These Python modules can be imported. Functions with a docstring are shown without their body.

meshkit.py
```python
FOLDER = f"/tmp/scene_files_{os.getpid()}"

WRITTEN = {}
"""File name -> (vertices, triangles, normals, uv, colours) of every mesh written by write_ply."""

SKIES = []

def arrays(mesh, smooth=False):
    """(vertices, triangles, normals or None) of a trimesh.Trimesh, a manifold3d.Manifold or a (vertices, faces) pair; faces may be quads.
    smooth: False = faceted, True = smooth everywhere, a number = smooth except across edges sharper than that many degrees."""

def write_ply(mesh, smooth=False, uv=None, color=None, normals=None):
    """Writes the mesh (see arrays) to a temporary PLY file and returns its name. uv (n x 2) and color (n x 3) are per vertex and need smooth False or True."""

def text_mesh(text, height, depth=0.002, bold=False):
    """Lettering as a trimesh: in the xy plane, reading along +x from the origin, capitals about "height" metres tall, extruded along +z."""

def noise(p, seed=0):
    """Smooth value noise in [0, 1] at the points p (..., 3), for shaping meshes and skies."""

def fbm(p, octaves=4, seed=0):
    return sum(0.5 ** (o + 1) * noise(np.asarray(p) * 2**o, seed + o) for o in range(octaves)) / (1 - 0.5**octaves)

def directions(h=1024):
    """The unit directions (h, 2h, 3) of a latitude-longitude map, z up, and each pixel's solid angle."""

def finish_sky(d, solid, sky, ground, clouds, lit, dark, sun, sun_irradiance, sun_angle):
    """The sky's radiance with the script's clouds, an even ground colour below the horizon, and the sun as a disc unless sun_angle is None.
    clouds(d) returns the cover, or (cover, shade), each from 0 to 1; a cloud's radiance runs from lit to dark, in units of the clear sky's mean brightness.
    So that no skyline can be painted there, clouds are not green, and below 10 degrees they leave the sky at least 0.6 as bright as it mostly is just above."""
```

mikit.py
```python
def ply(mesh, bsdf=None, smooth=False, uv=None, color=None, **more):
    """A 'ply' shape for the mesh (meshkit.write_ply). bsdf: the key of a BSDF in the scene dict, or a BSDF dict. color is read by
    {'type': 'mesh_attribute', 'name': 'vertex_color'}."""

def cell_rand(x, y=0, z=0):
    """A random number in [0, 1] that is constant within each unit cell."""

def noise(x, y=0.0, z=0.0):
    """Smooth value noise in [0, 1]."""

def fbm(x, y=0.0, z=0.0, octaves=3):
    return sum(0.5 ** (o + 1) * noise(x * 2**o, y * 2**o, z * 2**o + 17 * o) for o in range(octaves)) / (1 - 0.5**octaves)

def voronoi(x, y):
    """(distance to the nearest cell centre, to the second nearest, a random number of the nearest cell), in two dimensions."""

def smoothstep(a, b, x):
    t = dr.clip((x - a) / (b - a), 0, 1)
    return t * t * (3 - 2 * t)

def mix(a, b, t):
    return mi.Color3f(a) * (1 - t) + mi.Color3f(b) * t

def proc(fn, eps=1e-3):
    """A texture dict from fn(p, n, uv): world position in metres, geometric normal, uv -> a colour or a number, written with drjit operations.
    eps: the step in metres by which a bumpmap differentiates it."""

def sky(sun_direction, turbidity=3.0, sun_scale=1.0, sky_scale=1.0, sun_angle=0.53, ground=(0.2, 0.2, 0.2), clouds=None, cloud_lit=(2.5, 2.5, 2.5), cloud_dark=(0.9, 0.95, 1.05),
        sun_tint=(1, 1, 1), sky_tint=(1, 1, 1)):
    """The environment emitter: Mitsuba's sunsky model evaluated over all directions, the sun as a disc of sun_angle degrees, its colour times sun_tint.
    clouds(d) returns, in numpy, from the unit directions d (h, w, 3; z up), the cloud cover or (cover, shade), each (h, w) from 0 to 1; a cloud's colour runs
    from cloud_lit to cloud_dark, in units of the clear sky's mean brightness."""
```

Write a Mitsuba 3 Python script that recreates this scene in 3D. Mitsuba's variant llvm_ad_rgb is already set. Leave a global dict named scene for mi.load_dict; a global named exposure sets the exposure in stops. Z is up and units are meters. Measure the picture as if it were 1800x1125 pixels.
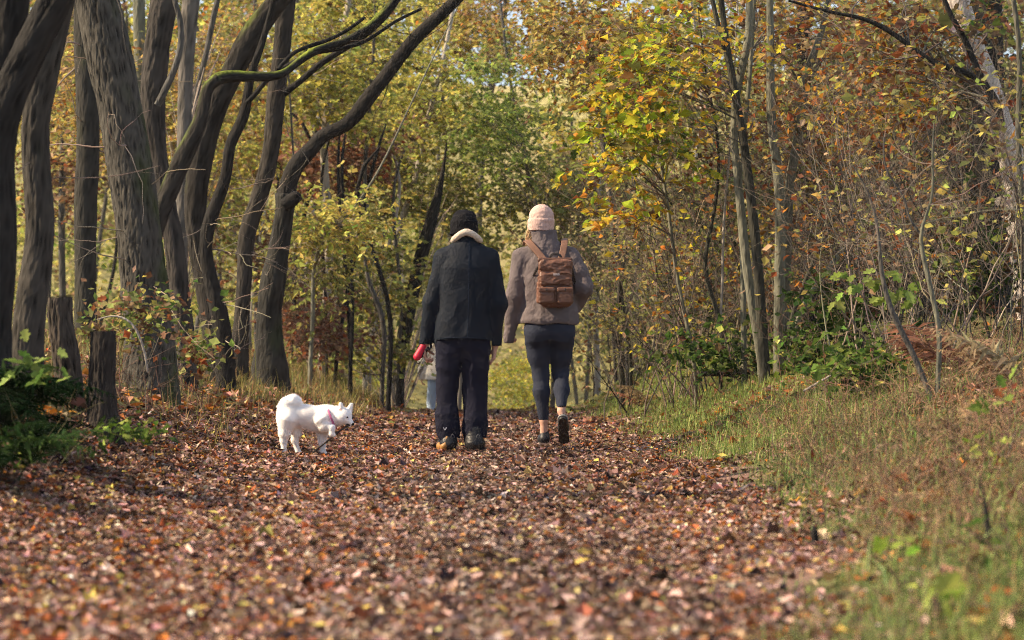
import math
import numpy as np
import trimesh
import mitsuba as mi
import drjit as dr
import mikit
import meshkit
from mikit import proc
from scipy.interpolate import CubicSpline, PchipInterpolator

T = mi.ScalarTransform4f
scene, labels = {}, {}

noise, fbm = meshkit.noise, meshkit.fbm

# ---------------------------------------------------------------- camera, sky, exposure
FP, HZ, CH = 5104.0, 633.0, 0.68          # focal length in photo pixels, row of the horizon, eye height
tilt = math.atan((HZ - 562.5) / FP)
scene['camera'] = {
    'type': 'thinlens', 'fov': math.degrees(2 * math.atan(900 / FP)), 'fov_axis': 'x',
    'aperture_radius': 0.0118, 'focus_distance': 22.0, 'near_clip': 0.1, 'far_clip': 2000.0,
    'to_world': T().look_at(origin=[0, 0, CH], target=[0, math.cos(tilt), CH + math.sin(tilt)], up=[0, 0, 1]),
}
SUN = np.array([-0.80, -0.08, 0.60])
scene['sky'] = mikit.sky(SUN.tolist(), turbidity=3, sun_angle=1.0, clouds=lambda d: 0.38 + 0.25 * (fbm(d * 3.0, 4, 2) - .5), cloud_lit=(2.1, 2.02, 2.0), sun_tint=(1.0, 0.985, 0.95))
exposure = 2.65

# ---------------------------------------------------------------- materials
VC = {'type': 'mesh_attribute', 'name': 'vertex_color'}


def principled(rough=0.8, color=VC, **k):
    if isinstance(color, (tuple, list)):
        color = {'type': 'rgb', 'value': list(color)}
    return {'type': 'twosided', 'bsdf': {'type': 'principled', 'base_color': color, 'roughness': rough, **k}}


scene['mat_leaf'] = {'type': 'principledthin', 'base_color': VC, 'roughness': 0.5, 'spec_trans': 0.0, 'diff_trans': 0.9, 'eta': 1.4}
scene['mat_litter'] = {'type': 'principledthin', 'base_color': VC, 'roughness': 0.45, 'spec_trans': 0.0, 'diff_trans': 0.25, 'eta': 1.45}
scene['mat_grass'] = {'type': 'principledthin', 'base_color': VC, 'roughness': 0.6, 'spec_trans': 0.0, 'diff_trans': 0.6, 'eta': 1.3}
scene['mat_twig'] = principled(0.85, specular=0.3)
scene['mat_bark'] = {'type': 'twosided', 'bsdf': {'type': 'bumpmap', 'scale': 0.012,
    'arbitrary': proc(lambda p, n, uv: mikit.noise(p.x * 110, p.y * 110, p.z * 22) * 0.6 + mikit.noise(p.x * 45, p.y * 45, p.z * 9), eps=0.004),
    'bsdf': {'type': 'principled', 'base_color': VC, 'roughness': 0.95, 'specular': 0.15}}}
scene['mat_soil'] = principled(0.95, specular=0.1)
scene['mat_skin'] = principled(0.55, specular=0.4)
scene['mat_fur'] = principled(0.9, specular=0.1, sheen=0.3)


def cloth_fn(p, n, uv):
    return mikit.noise(p.x * 300, p.y * 300, p.z * 300) * 0.5 + mikit.noise(p.x * 90, p.y * 90, p.z * 60)


scene['mat_cloth'] = {'type': 'twosided', 'bsdf': {'type': 'bumpmap', 'scale': 0.004, 'arbitrary': proc(cloth_fn, eps=0.002),
    'bsdf': {'type': 'principled', 'base_color': VC, 'roughness': 0.85, 'specular': 0.15}}}
scene['mat_coat'] = {'type': 'twosided', 'bsdf': {'type': 'bumpmap', 'scale': 0.003, 'arbitrary': proc(cloth_fn, eps=0.002),
    'bsdf': {'type': 'principled', 'base_color': VC, 'roughness': 0.72, 'specular': 0.2}}}
scene['mat_shell'] = principled(0.5, specular=0.4)          # smooth outdoor fabric, rubber
scene['mat_gloss'] = principled(0.25, specular=0.5)

# ---------------------------------------------------------------- the faint autumn haze
scene['haze_air'] = {'type': 'homogeneous', 'albedo': {'type': 'rgb', 'value': [.95, .95, .95]}, 'sigma_t': 0.00022}
scene['camera']['medium'] = {'type': 'ref', 'id': 'haze_air'}
scene['haze'] = {'type': 'cube', 'to_world': T().translate([0, 100, 14.5]).scale([430, 430, 17.5]), 'bsdf': {'type': 'null'}, 'interior': {'type': 'ref', 'id': 'haze_air'}}
labels['haze'] = {'kind': 'stuff', 'label': 'faint haze between the far trees', 'category': 'haze'}

# ---------------------------------------------------------------- helpers
_used = {}


def key_for(name):
    n = _used.get(name, 0)
    _used[name] = n + 1
    return name if n == 0 else f'{name}_{n:03d}'


def thing(name, label, cat, group=None, kind=None):
    k = key_for(name)
    labels[k] = {'label': label, 'category': cat}
    if group:
        labels[k]['group'] = group
    if kind:
        labels[k]['kind'] = kind
    return k


def part(holder, name, mesh, mat, color=None, smooth=True, label=None, kind=None, **more):
    k = key_for(holder + '__' + name)
    put(k, mesh, mat, color, smooth, **more)
    if label or kind:
        labels[k] = {a: b for a, b in (('label', label), ('kind', kind)) if b}
    return k


def put(k, mesh, mat, color=None, smooth=True, **more):
    v, f = (np.asarray(mesh[0], float), np.asarray(mesh[1])) if isinstance(mesh, tuple) else (np.asarray(mesh.vertices), np.asarray(mesh.faces))
    if color is not None:
        color = np.broadcast_to(np.asarray(color, float), (len(v), 3))
    scene[k] = mikit.ply((v, f), mat, smooth=smooth, color=color, **more)


def at(px, py, Y):
    """The point that the photograph shows at (px, py), Y metres away."""
    return np.array([(px - 900) / FP * Y, Y, CH + (HZ - py) / FP * Y])


def join(ms):
    vs, fs, n = [], [], 0
    for v, f in ms:
        vs.append(v)
        fs.append(np.asarray(f) + n)
        n += len(v)
    return np.vstack(vs), np.vstack(fs)


def unit(v):
    v = np.asarray(v, float)
    return v / np.maximum(np.linalg.norm(v, axis=-1, keepdims=True), 1e-9)


def sstep(a, b, x):
    t = np.clip((np.asarray(x, float) - a) / (b - a), 0, 1)
    return t * t * (3 - 2 * t)


# palettes (linear base colours)
YEL, GOLD, OLIVE, GREEN, LIME = (.55, .47, .13), (.48, .34, .10), (.26, .27, .10), (.11, .18, .045), (.36, .42, .10)
ORG, RUST, BRN, DKB, PINK, TAN = (.44, .17, .035), (.26, .085, .035), (.17, .10, .06), (.07, .045, .035), (.36, .21, .165), (.40, .28, .17)
DKG = (.035, .06, .02)


def pick(r, n, pal, var=0.25):
    cols = np.array([c for c, _ in pal])
    w = np.array([x for _, x in pal], float)
    c = cols[r.choice(len(cols), n, p=w / w.sum())]
    return np.clip(c * np.exp(r.normal(0, var, (n, 1))) * np.exp(r.normal(0, var * .25, (n, 3))), .004, .85)


def tubes(P, R, sides=3):
    """N thin tubes of K points each in one mesh."""
    P, R = np.asarray(P, float), np.asarray(R, float)
    N, K = P.shape[:2]
    t = unit(np.gradient(P, axis=1))
    m = unit(t.mean(1))
    ref = np.where(np.abs(m[:, 2:]) < .8, [0, 0, 1.0], [1.0, .2, 0])[:, None]
    a = unit(np.cross(t, np.broadcast_to(ref, t.shape)))
    b = np.cross(t, a)
    ang = np.arange(sides) * 2 * np.pi / sides
    v = P[:, :, None] + R[:, :, None, None] * (np.cos(ang)[:, None] * a[:, :, None] + np.sin(ang)[:, None] * b[:, :, None])
    n, i, j = np.meshgrid(np.arange(N), np.arange(K - 1), np.arange(sides), indexing='ij')
    q = lambda i, j: (n * K + i) * sides + j % sides
    f = np.stack([np.stack([q(i, j), q(i, j + 1), q(i + 1, j + 1)], -1), np.stack([q(i, j), q(i + 1, j + 1), q(i + 1, j)], -1)]).reshape(-1, 3)
    return v.reshape(-1, 3), f


def leaves(C, D, N, L, W, fold=.25, curl=.2, four=True):
    """One ovate leaf per row: base at C, along D, facing N, L long and W*L wide."""
    D = unit(D)
    S = unit(np.cross(N, D))
    N = np.cross(D, S)
    L = np.broadcast_to(np.asarray(L, float), (len(C),))[:, None]
    W, fold, curl = (np.broadcast_to(np.asarray(x, float), (len(C),))[:, None] for x in (W, fold, curl))
    l = C + D * L * .48 + S * L * W * .5 + N * L * W * fold
    r = C + D * L * .48 - S * L * W * .5 + N * L * W * fold
    tip = C + D * L + N * L * curl
    n = len(C)
    i = np.arange(n)[:, None]
    if four:
        m = C + D * L * .5
        v = np.stack([C, l, tip, r, m], 1).reshape(-1, 3)
        f = np.stack([i * 5 + np.array(x) for x in ([0, 4, 1], [1, 4, 2], [2, 4, 3], [3, 4, 0])], 1).reshape(-1, 3)
        return v, f
    v = np.stack([C, l, tip, r], 1).reshape(-1, 3)
    f = np.stack([i * 4 + np.array(x) for x in ([0, 2, 1], [0, 3, 2])], 1).reshape(-1, 3)
    return v, f


def per_leaf(c, four=True):
    return np.repeat(c, 5 if four else 4, axis=0)


def lobed(n_pts=15):
    """The outline of a lobed leaf in its own plane, base at the origin, one unit long."""
    half = [(0, .0), (.06, .10), (.12, .30), (.25, .36), (.30, .22), (.38, .26), (.50, .44), (.60, .40), (.62, .22), (.72, .20), (.84, .22), (.86, .10)]
    pts = half + [(1, 0)] + [(x, -y) for x, y in half[:0:-1]]
    return np.array(pts)


def lobed_leaf(curl=.15, fold=.2):
    o = lobed()
    v = np.array([[x, y, fold * abs(y) + curl * x * x] for x, y in o] + [[.45, 0, curl * .2]])
    n = len(o)
    f = np.array([[n, i, (i + 1) % n] for i in range(n)])
    return v, f


def polyline(pts, step):
    pts = np.asarray(pts, float)
    d = np.concatenate([[0], np.cumsum(np.linalg.norm(np.diff(pts, axis=0), axis=1))])
    n = max(3, int(d[-1] / step) + 1)
    s = np.linspace(0, d[-1], n)
    return (CubicSpline(d, pts, bc_type='natural')(s) if len(pts) > 2 else PchipInterpolator(d, pts)(s)), d, s


def trunk_mesh(pts, rad, sides=28, step=.05, rough=.09, freq=9.0, seed=0, cols=((.12, .10, .085), (.055, .048, .042)), moss=None, flare=0.0, lump=.08, along=.13):
    """A bark-covered limb through pts with radii rad (bottom first): ridged, uneven, tapering. Returns mesh and colours."""
    P, d, s = polyline(pts, step)
    R = PchipInterpolator(d, rad)(s)
    if flare:
        R = R * (1 + flare * np.exp(-s / (2.2 * rad[0])))
    t = unit(np.gradient(P, axis=0))
    a = np.zeros_like(t)
    x = unit(np.cross(t[0], [0, 1.0, .1]))
    for i in range(len(t)):
        x = unit(x - t[i] * (x @ t[i]))
        a[i] = x
    b = np.cross(t, a)
    ang = np.arange(sides) * 2 * np.pi / sides
    dirs = np.cos(ang)[None, :, None] * a[:, None] + np.sin(ang)[None, :, None] * b[:, None]
    # bark coordinates: stretched along the limb
    q = np.stack([np.broadcast_to(np.cos(ang) * 1.0, (len(s), sides)) * R[:, None], np.broadcast_to(np.sin(ang), (len(s), sides)) * R[:, None], np.broadcast_to(s[:, None], (len(s), sides))], -1)
    k = freq / max(np.mean(R), .02) * .36
    ridge = 1 - np.abs(2 * fbm((q + .12 / k * fbm(q * [2.2 * k, 2.2 * k, k * .6], 2, seed + 7)[..., None]) * [k, k, k * along] + 31 * seed, 4, seed) - 1)
    lumps = fbm(q * [4, 4, 1.6] + 17.3 * seed, 2, seed + 5) - .5
    disp = R[:, None] * (rough * (ridge - .75) + lump * 2 * lumps)
    if flare:   # buttress roots
        disp = disp + R[:, None] * .35 * flare * np.exp(-s / (1.4 * rad[0]))[:, None] * np.cos(ang * 5 + seed)[None]
    v = P[:, None] + dirs * (R[:, None] + disp)[..., None]
    c = np.asarray(cols[1]) + (np.asarray(cols[0]) - np.asarray(cols[1])) * np.clip((ridge - .45) * 2.1, 0, 1.25)[..., None]
    c = c * (.75 + .5 * fbm(q * [6, 6, 2.5] + 3 * seed, 2, seed + 9))[..., None]
    c = c * .7 + c.mean(-1, keepdims=True) * .3
    if moss is not None:
        md, amount = np.asarray(moss[0], float), moss[1]
        m = sstep(.25, .75, (dirs @ unit(md)) * .5 + .5 * amount + 1.0 * (fbm(q * [7, 7, 3] + 11, 3, seed + 2) - .5))
        mc = np.array([.10, .13, .02]) if len(moss) < 3 else np.array(moss[2])
        c = c * (1 - m[..., None]) + mc * (.5 + ridge[..., None] * .8) * m[..., None]
    K = len(s)
    i, j = np.meshgrid(np.arange(K - 1), np.arange(sides), indexing='ij')
    g = lambda i, j: i * sides + j % sides
    f = np.stack([np.stack([g(i, j), g(i, j + 1), g(i + 1, j + 1)], -1), np.stack([g(i, j), g(i + 1, j + 1), g(i + 1, j)], -1)]).reshape(-1, 3)
    vv = np.vstack([v.reshape(-1, 3), P[-1:] + t[-1:] * R[-1] * .3])
    cap = np.stack([g(np.full(sides, K - 1), np.arange(sides)), g(np.full(sides, K - 1), np.arange(sides) + 1), np.full(sides, len(vv) - 1)], -1)
    return (vv, np.vstack([f, cap])), np.vstack([c.reshape(-1, 3), c[-1, :1]])


def grow(r, p0, d0, L, r0, levels, kids, up=.15, wob=.22, K=7, ratio=(.4, .7), spread=.9, out=None):
    """Branching twigs: lists of polylines by level."""
    if out is None:
        out = [[] for _ in range(levels + 1)]
    d = unit(d0)
    P = [np.asarray(p0, float)]
    for i in range(K - 1):
        d = unit(d + r.normal(0, wob, 3) * .6 + np.array([0, 0, up * .3]))
        P.append(P[-1] + d * L / (K - 1))
    P = np.array(P)
    R = r0 * np.linspace(1, .35, K)
    out[levels].append((P, R))
    if levels:
        for _ in range(r.poisson(kids) if kids > 1 else 1):
            t = r.uniform(.2, .98) * (K - 1)
            i = min(int(t), K - 2)
            q = P[i] + (P[i + 1] - P[i]) * (t - i)
            side = unit(r.normal(0, 1, 3) * [1, 1, .6])
            dd = unit(unit(P[i + 1] - P[i]) + side * spread)
            grow(r, q, dd, L * r.uniform(*ratio), max(R[i] * .6, .0012), levels - 1, kids, up, wob, K, ratio, spread, out)
    return out


def stack_twigs(out):
    P = np.array([p for lv in out for p, _ in lv])
    R = np.array([q for lv in out for _, q in lv])
    return P, R


def twig_leaves(r, P, per, size, pal, up=.75, droop=.25, var=.25, four=True, keep=None, lo=.25):
    """Leaves set along the polylines P, roughly two-ranked and facing up."""
    N, K = P.shape[:2]
    n = N * per
    w = np.repeat(np.arange(N), per)
    t = r.uniform(lo, 1, n) * (K - 1)
    i = np.minimum(t.astype(int), K - 2)
    f = (t - i)[:, None]
    C = P[w, i] * (1 - f) + P[w, i + 1] * f
    if keep is not None:
        k = keep(C)
        C, w, i, n = C[k], w[k], i[k], int(k.sum())
    ax = unit(P[w, i + 1] - P[w, i])
    side = unit(np.cross(ax, [0, 0, 1.0]) + 1e-6) * r.choice([-1, 1], n)[:, None]
    D = unit(ax * .6 + side * r.uniform(.4, 1.2, (n, 1)) + r.normal(0, .3, (n, 3)) + [0, 0, -droop])
    Nn = unit(np.array([0, 0, up]) + r.normal(0, .55, (n, 3)))
    L = size * np.exp(r.normal(0, .25, n))
    m = leaves(C, D, Nn, L, r.uniform(.5, .75, n), r.uniform(-.1, .35, n), r.uniform(-.25, .2, n), four)
    return m, per_leaf(pick(r, n, pal, var), four), C


def edges_px(y, left):
    """x of the path's edge at distance y."""
    if left:
        return np.interp(y, [4, 8, 11, 15, 18, 24, 30, 40, 60], [-2.2, -2.1, -1.95, -1.95, -1.9, -1.75, -1.6, -1.75, -1.6])
    return np.interp(y, [4, 7, 10, 13, 20, 27, 34, 42, 60], [.62, .78, 1.1, 1.25, 1.36, 1.3, 1.1, 1.0, 1.0])


def ground(x, y):
    x, y = np.asarray(x, float), np.asarray(y, float)
    sp = lambda t, k=.25: k * np.logaddexp(0, t / k)
    base = -.055 * sp(y - 40.5, 1.0)
    base = np.where(base < -1.2, -1.2 + (base + 1.2) * .05, base)
    tl, tr = sp(edges_px(y, True) - x, .18), sp(x - edges_px(y, False), .18)
    fade = 1 - .55 * sstep(44, 70, y)
    bl = 1.5 * (1 - np.exp(-np.interp(y, [8, 13, 17, 24], [.5, .85, .85, .52]) * tl / 1.5)) * np.interp(y, [4, 8, 13], [.3, .55, 1]) * fade
    br = 1.4 * (1 - np.exp(-np.interp(y, [15, 20, 25, 32], [.44, .52, .74, .8]) * tr / 1.4)) * np.interp(y, [4, 8, 16], [.3, .6, 1]) * fade
    hill = 16 * sstep(72, 150, y) + 3 * sstep(10, 60, np.abs(x))
    p = np.stack([x, y, 0 * x], -1)
    bump = -.018 + .03 * (fbm(p * .9, 3, 3) - .5) + .5 * (fbm(p * .12, 2, 4) - .5) * sstep(3, 9, np.abs(x))
    return base + bl + br + hill + bump
# ---------------------------------------------------------------- ground, path, leaf litter
def sheet(xs, ys, lift=0.0):
    X, Y = np.meshgrid(xs, ys, indexing='ij')
    v = np.stack([X, Y, ground(X, Y) + lift], -1).reshape(-1, 3)
    i, j = np.meshgrid(np.arange(len(xs) - 1), np.arange(len(ys) - 1), indexing='ij')
    q = lambda i, j: i * len(ys) + j
    return v, np.stack([np.stack([q(i, j), q(i + 1, j), q(i + 1, j + 1)], -1), np.stack([q(i, j), q(i + 1, j + 1), q(i, j + 1)], -1)]).reshape(-1, 3)


xs = np.concatenate([-np.geomspace(400, 6.3, 26), np.linspace(-6, 6, 121), np.geomspace(6.3, 400, 26)])
ys = np.concatenate([-np.geomspace(300, 2, 14), np.linspace(0, 50, 334), np.linspace(50.6, 150, 120), np.geomspace(156, 500, 10)])
g_mesh = sheet(xs, ys)
gv = g_mesh[0]
n1 = fbm(gv * [1.5, 1.5, 0], 3, 8)[:, None]
n2 = fbm(gv * [9, 9, 0], 2, 9)[:, None]
litterish = np.array([.14, .085, .06]) * (.5 + n2)
greenish = np.array([.09, .085, .035]) * (.5 + n2)
inside = sstep(.0, .5, gv[:, :1] * 0 + np.minimum(gv[:, 0] - edges_px(gv[:, 1], True) + .6, edges_px(gv[:, 1], False) - gv[:, 0])[:, None] + (n1 - .5) * 1.2)
far_ = sstep(44, 62, gv[:, 1:2])
greenish = greenish * (1 - far_) + np.array([.26, .23, .10]) * (.5 + n2) * far_
litterish = litterish * (1 - far_) + np.array([.28, .24, .11]) * (.5 + n2) * far_
put('ground', g_mesh, 'mat_soil', greenish * (1 - inside) + litterish * inside)
labels['ground'] = {'kind': 'structure', 'label': 'leaf strewn forest floor banking up on both sides of the path'}

py_ = np.concatenate([np.linspace(3, 46, 260), np.linspace(46.5, 70, 40)])
u_ = np.linspace(0, 1, 41)
LX, RX = edges_px(py_, True) + .1 * np.sin(py_ * 2.1), edges_px(py_, False) + .1 * np.sin(py_ * 2.7 + 1)
X = LX[:, None] + (RX - LX)[:, None] * u_[None]
Yg = np.broadcast_to(py_[:, None], X.shape)
pv = np.stack([X, Yg, ground(X, Yg) + .006], -1).reshape(-1, 3)
i, j = np.meshgrid(np.arange(len(py_) - 1), np.arange(40), indexing='ij')
pf = np.stack([np.stack([i * 41 + j, i * 41 + j + 1, i * 41 + 42 + j], -1), np.stack([i * 41 + j, i * 41 + 42 + j, i * 41 + 41 + j], -1)]).reshape(-1, 3)
put('path', (pv, pf), 'mat_soil', np.array([.13, .08, .065]) * (.5 + fbm(pv * [11, 11, 0], 2, 12))[:, None])
labels['path'] = {'kind': 'structure', 'label': 'broad woodland path covered with fallen leaves'}

LITTER = [((.345, .22, .18), 5.4), ((.44, .29, .24), 2.8), ((.54, .40, .34), .8), (TAN, 1.0), (BRN, 2.8), (DKB, 2.8), ((.05, .035, .045), 2.2), (RUST, 2.8), (ORG, .8), (GOLD, .5), (YEL, .25)]


def litter(r, n, y0, y1, xl, xr, size, dens=None, pal=LITTER, four=True):
    """n fallen leaves on the ground between two distances; xl, xr(y) bound them."""
    y = r.uniform(y0, y1, n)
    a, b = xl(y), xr(y)
    x = a + (b - a) * r.uniform(0, 1, n)
    if dens is not None:
        k = r.uniform(0, 1, n) < dens(x, y)
        x, y = x[k], y[k]
    n = len(x)
    z = ground(x, y) + .008 + r.uniform(0, 1, n) ** 1.8 * .020
    az, tilt_ = r.uniform(0, 2 * np.pi, n), np.abs(r.normal(0, .16, n))
    D = np.stack([np.cos(az), np.sin(az), r.normal(0, .13, n)], -1)
    ta = r.uniform(0, 2 * np.pi, n)
    N = np.stack([np.sin(tilt_) * np.cos(ta), np.sin(tilt_) * np.sin(ta), np.cos(tilt_)], -1)
    L = size * np.exp(r.normal(0, .3, n))
    C = np.stack([x, y, z], -1) - unit(D) * L[:, None] * .5
    C[:, 2] = np.maximum(C[:, 2], ground(C[:, 0], C[:, 1]) + .006)
    m = leaves(C, D, N, L, r.uniform(.5, .85, n), r.normal(.1, .3, n), r.normal(.03, .2, n), four)
    c = pick(r, n, pal, .33)
    patch = fbm(np.stack([x, y * .6, 0 * x], -1) * 1.3, 2, 44)
    c = c * (.7 + .6 * patch)[:, None]
    worn = (.28 * np.exp(-((x + .12 + .12 * np.sin(y * .5)) / .55) ** 2) * (pal is LITTER))[:, None]   # the trodden strip: crushed, greyer leaves
    c = c * (1 - worn) + c.mean(-1, keepdims=True) * np.array([1.12, .98, .92]) * worn
    return m, per_leaf(c, four)


r = np.random.default_rng(21)
er0 = lambda y: edges_px(y, False)
both = lambda a, b: (np.vstack([a[0][0], b[0][0]]), np.vstack([a[0][1], b[0][1] + len(a[0][0])]), np.vstack([a[1], b[1]]))
pl = lambda y: edges_px(y, True) - .5
pr = lambda y: edges_px(y, False) + .25
rag = lambda x, y: 1 - sstep(-.45, .12, x - edges_px(y, False) + .9 * (fbm(np.stack([x, y, 0 * x], -1) * 1.4, 2, 5) - .5)) * .9
parts_ = [litter(r, 110000, 4.8, 14, pl, pr, .031, rag), litter(r, 115000, 14, 27, pl, pr, .036, rag), litter(r, 44000, 27, 43, pl, pr, .048, rag)]
# the left bank under the trees: litter thinning out into grass
bank = lambda x, y: .9 - .75 * sstep(.2, 1.5, edges_px(y, True) - x + 1.2 * (fbm(np.stack([x, y, 0 * x], -1) * 1.1, 2, 6) - .5))
LB = [(PINK, 4), (TAN, 1.5), (RUST, 3), (ORG, 1.6), (BRN, 2), (DKB, 1.5), (GOLD, .4)]
parts_.append(litter(r, 30000, 8, 36, lambda y: edges_px(y, True) - 3.0, pl, .065, bank, LB))
# leaves caught in the verge and the thicket on the far side
rb = lambda x, y: np.interp(y, [19, 25], [.62, .30]) - .35 * sstep(.2, 1.4, x - edges_px(y, False)) + .3 * (fbm(np.stack([x, y, 0 * x], -1) * 1.2, 2, 7) - .5)
parts_.append(litter(r, 34000, 5, 40, pr, lambda y: edges_px(y, False) + 3.2, .06, rb, LB))
parts_.append(litter(r, 7000, 18, 31, lambda y: er0(y) - .2, lambda y: er0(y) + 1.5, .055, lambda x, y: np.exp(-((y - 22.5 - .9 * np.sin(x * 3)) / 2.2) ** 2), [(PINK, 3), (RUST, 3), (BRN, 2), (ORG, 1)]))
parts_.append(litter(r, 10000, 9, 20, lambda y: er0(y) + .5, lambda y: er0(y) + 2.4, .05, None, [(BRN, 4), (RUST, 2), ((.30, .19, .13), 3), (DKB, 2)]))
lm = join([p[0] for p in parts_])
put('leaf_litter', lm, 'mat_litter', np.vstack([p[1] for p in parts_]), smooth=False)
labels['leaf_litter'] = {'label': 'mass of pinkish brown and russet fallen leaves lying over the path', 'category': 'leaf litter', 'kind': 'stuff'}
# forest floor litter far off, coarse
m, c = litter(r, 26000, 36, 100, lambda y: -6 - .12 * y, lambda y: 6 + .12 * y, .12, None, [(BRN, 2), (RUST, .8), (TAN, 2), (OLIVE, 3), (GOLD, 1.4), (YEL, 2)], False)
put('woodland_litter', m, 'mat_litter', c, smooth=False)
labels['woodland_litter'] = {'label': 'brown and golden leaf litter on the woodland floor beyond the path crest', 'category': 'leaf litter', 'kind': 'stuff'}

# the nearest leaves, one by one
lob, lob_n = lobed_leaf(.12, .22), None
shapes = [lobed_leaf(c, f) for c, f in ((.10, .2), (-.15, .35), (.3, .1), (.05, -.25))]
ov = leaves(np.zeros((1, 3)), np.array([[1.0, 0, 0]]), np.array([[0, 0, 1.0]]), 1.0, .62, .2, .12)
NEAR = [((.42, .29, .25), 5), ((.55, .42, .36), 2), (TAN, 1.5), (RUST, 1.5), (ORG, .8), (BRN, 1.5), (GOLD, .8), (YEL, .5), (DKB, 1.4)]
variants = []
for k in range(24):
    s = shapes[k % 4] if k % 3 == 0 else ov
    col = pick(r, 1, NEAR, .2)[0]
    cc = col * (.85 + .3 * noise(s[0] * 6 + k, 3))[:, None]
    variants.append(mikit.ply(s, 'mat_litter', smooth=False, color=cc))
for k in range(300):
    y = 5.3 + 9.0 * r.uniform() ** 1.3
    x = r.uniform(max(edges_px(y, True), -y * .18), min(edges_px(y, False), y * .18))
    size = r.uniform(.036, .056)
    tm = T().translate([x, y, float(ground(x, y)) + r.uniform(.03, .05)]).rotate([0, 0, 1], r.uniform(0, 360)).rotate([1, 0, 0], r.normal(0, 10)).rotate([0, 1, 0], r.normal(0, 9)).scale(size)
    scene[key_for('path__fallen_leaf')] = {**variants[r.integers(24)], 'to_world': tm}
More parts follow.
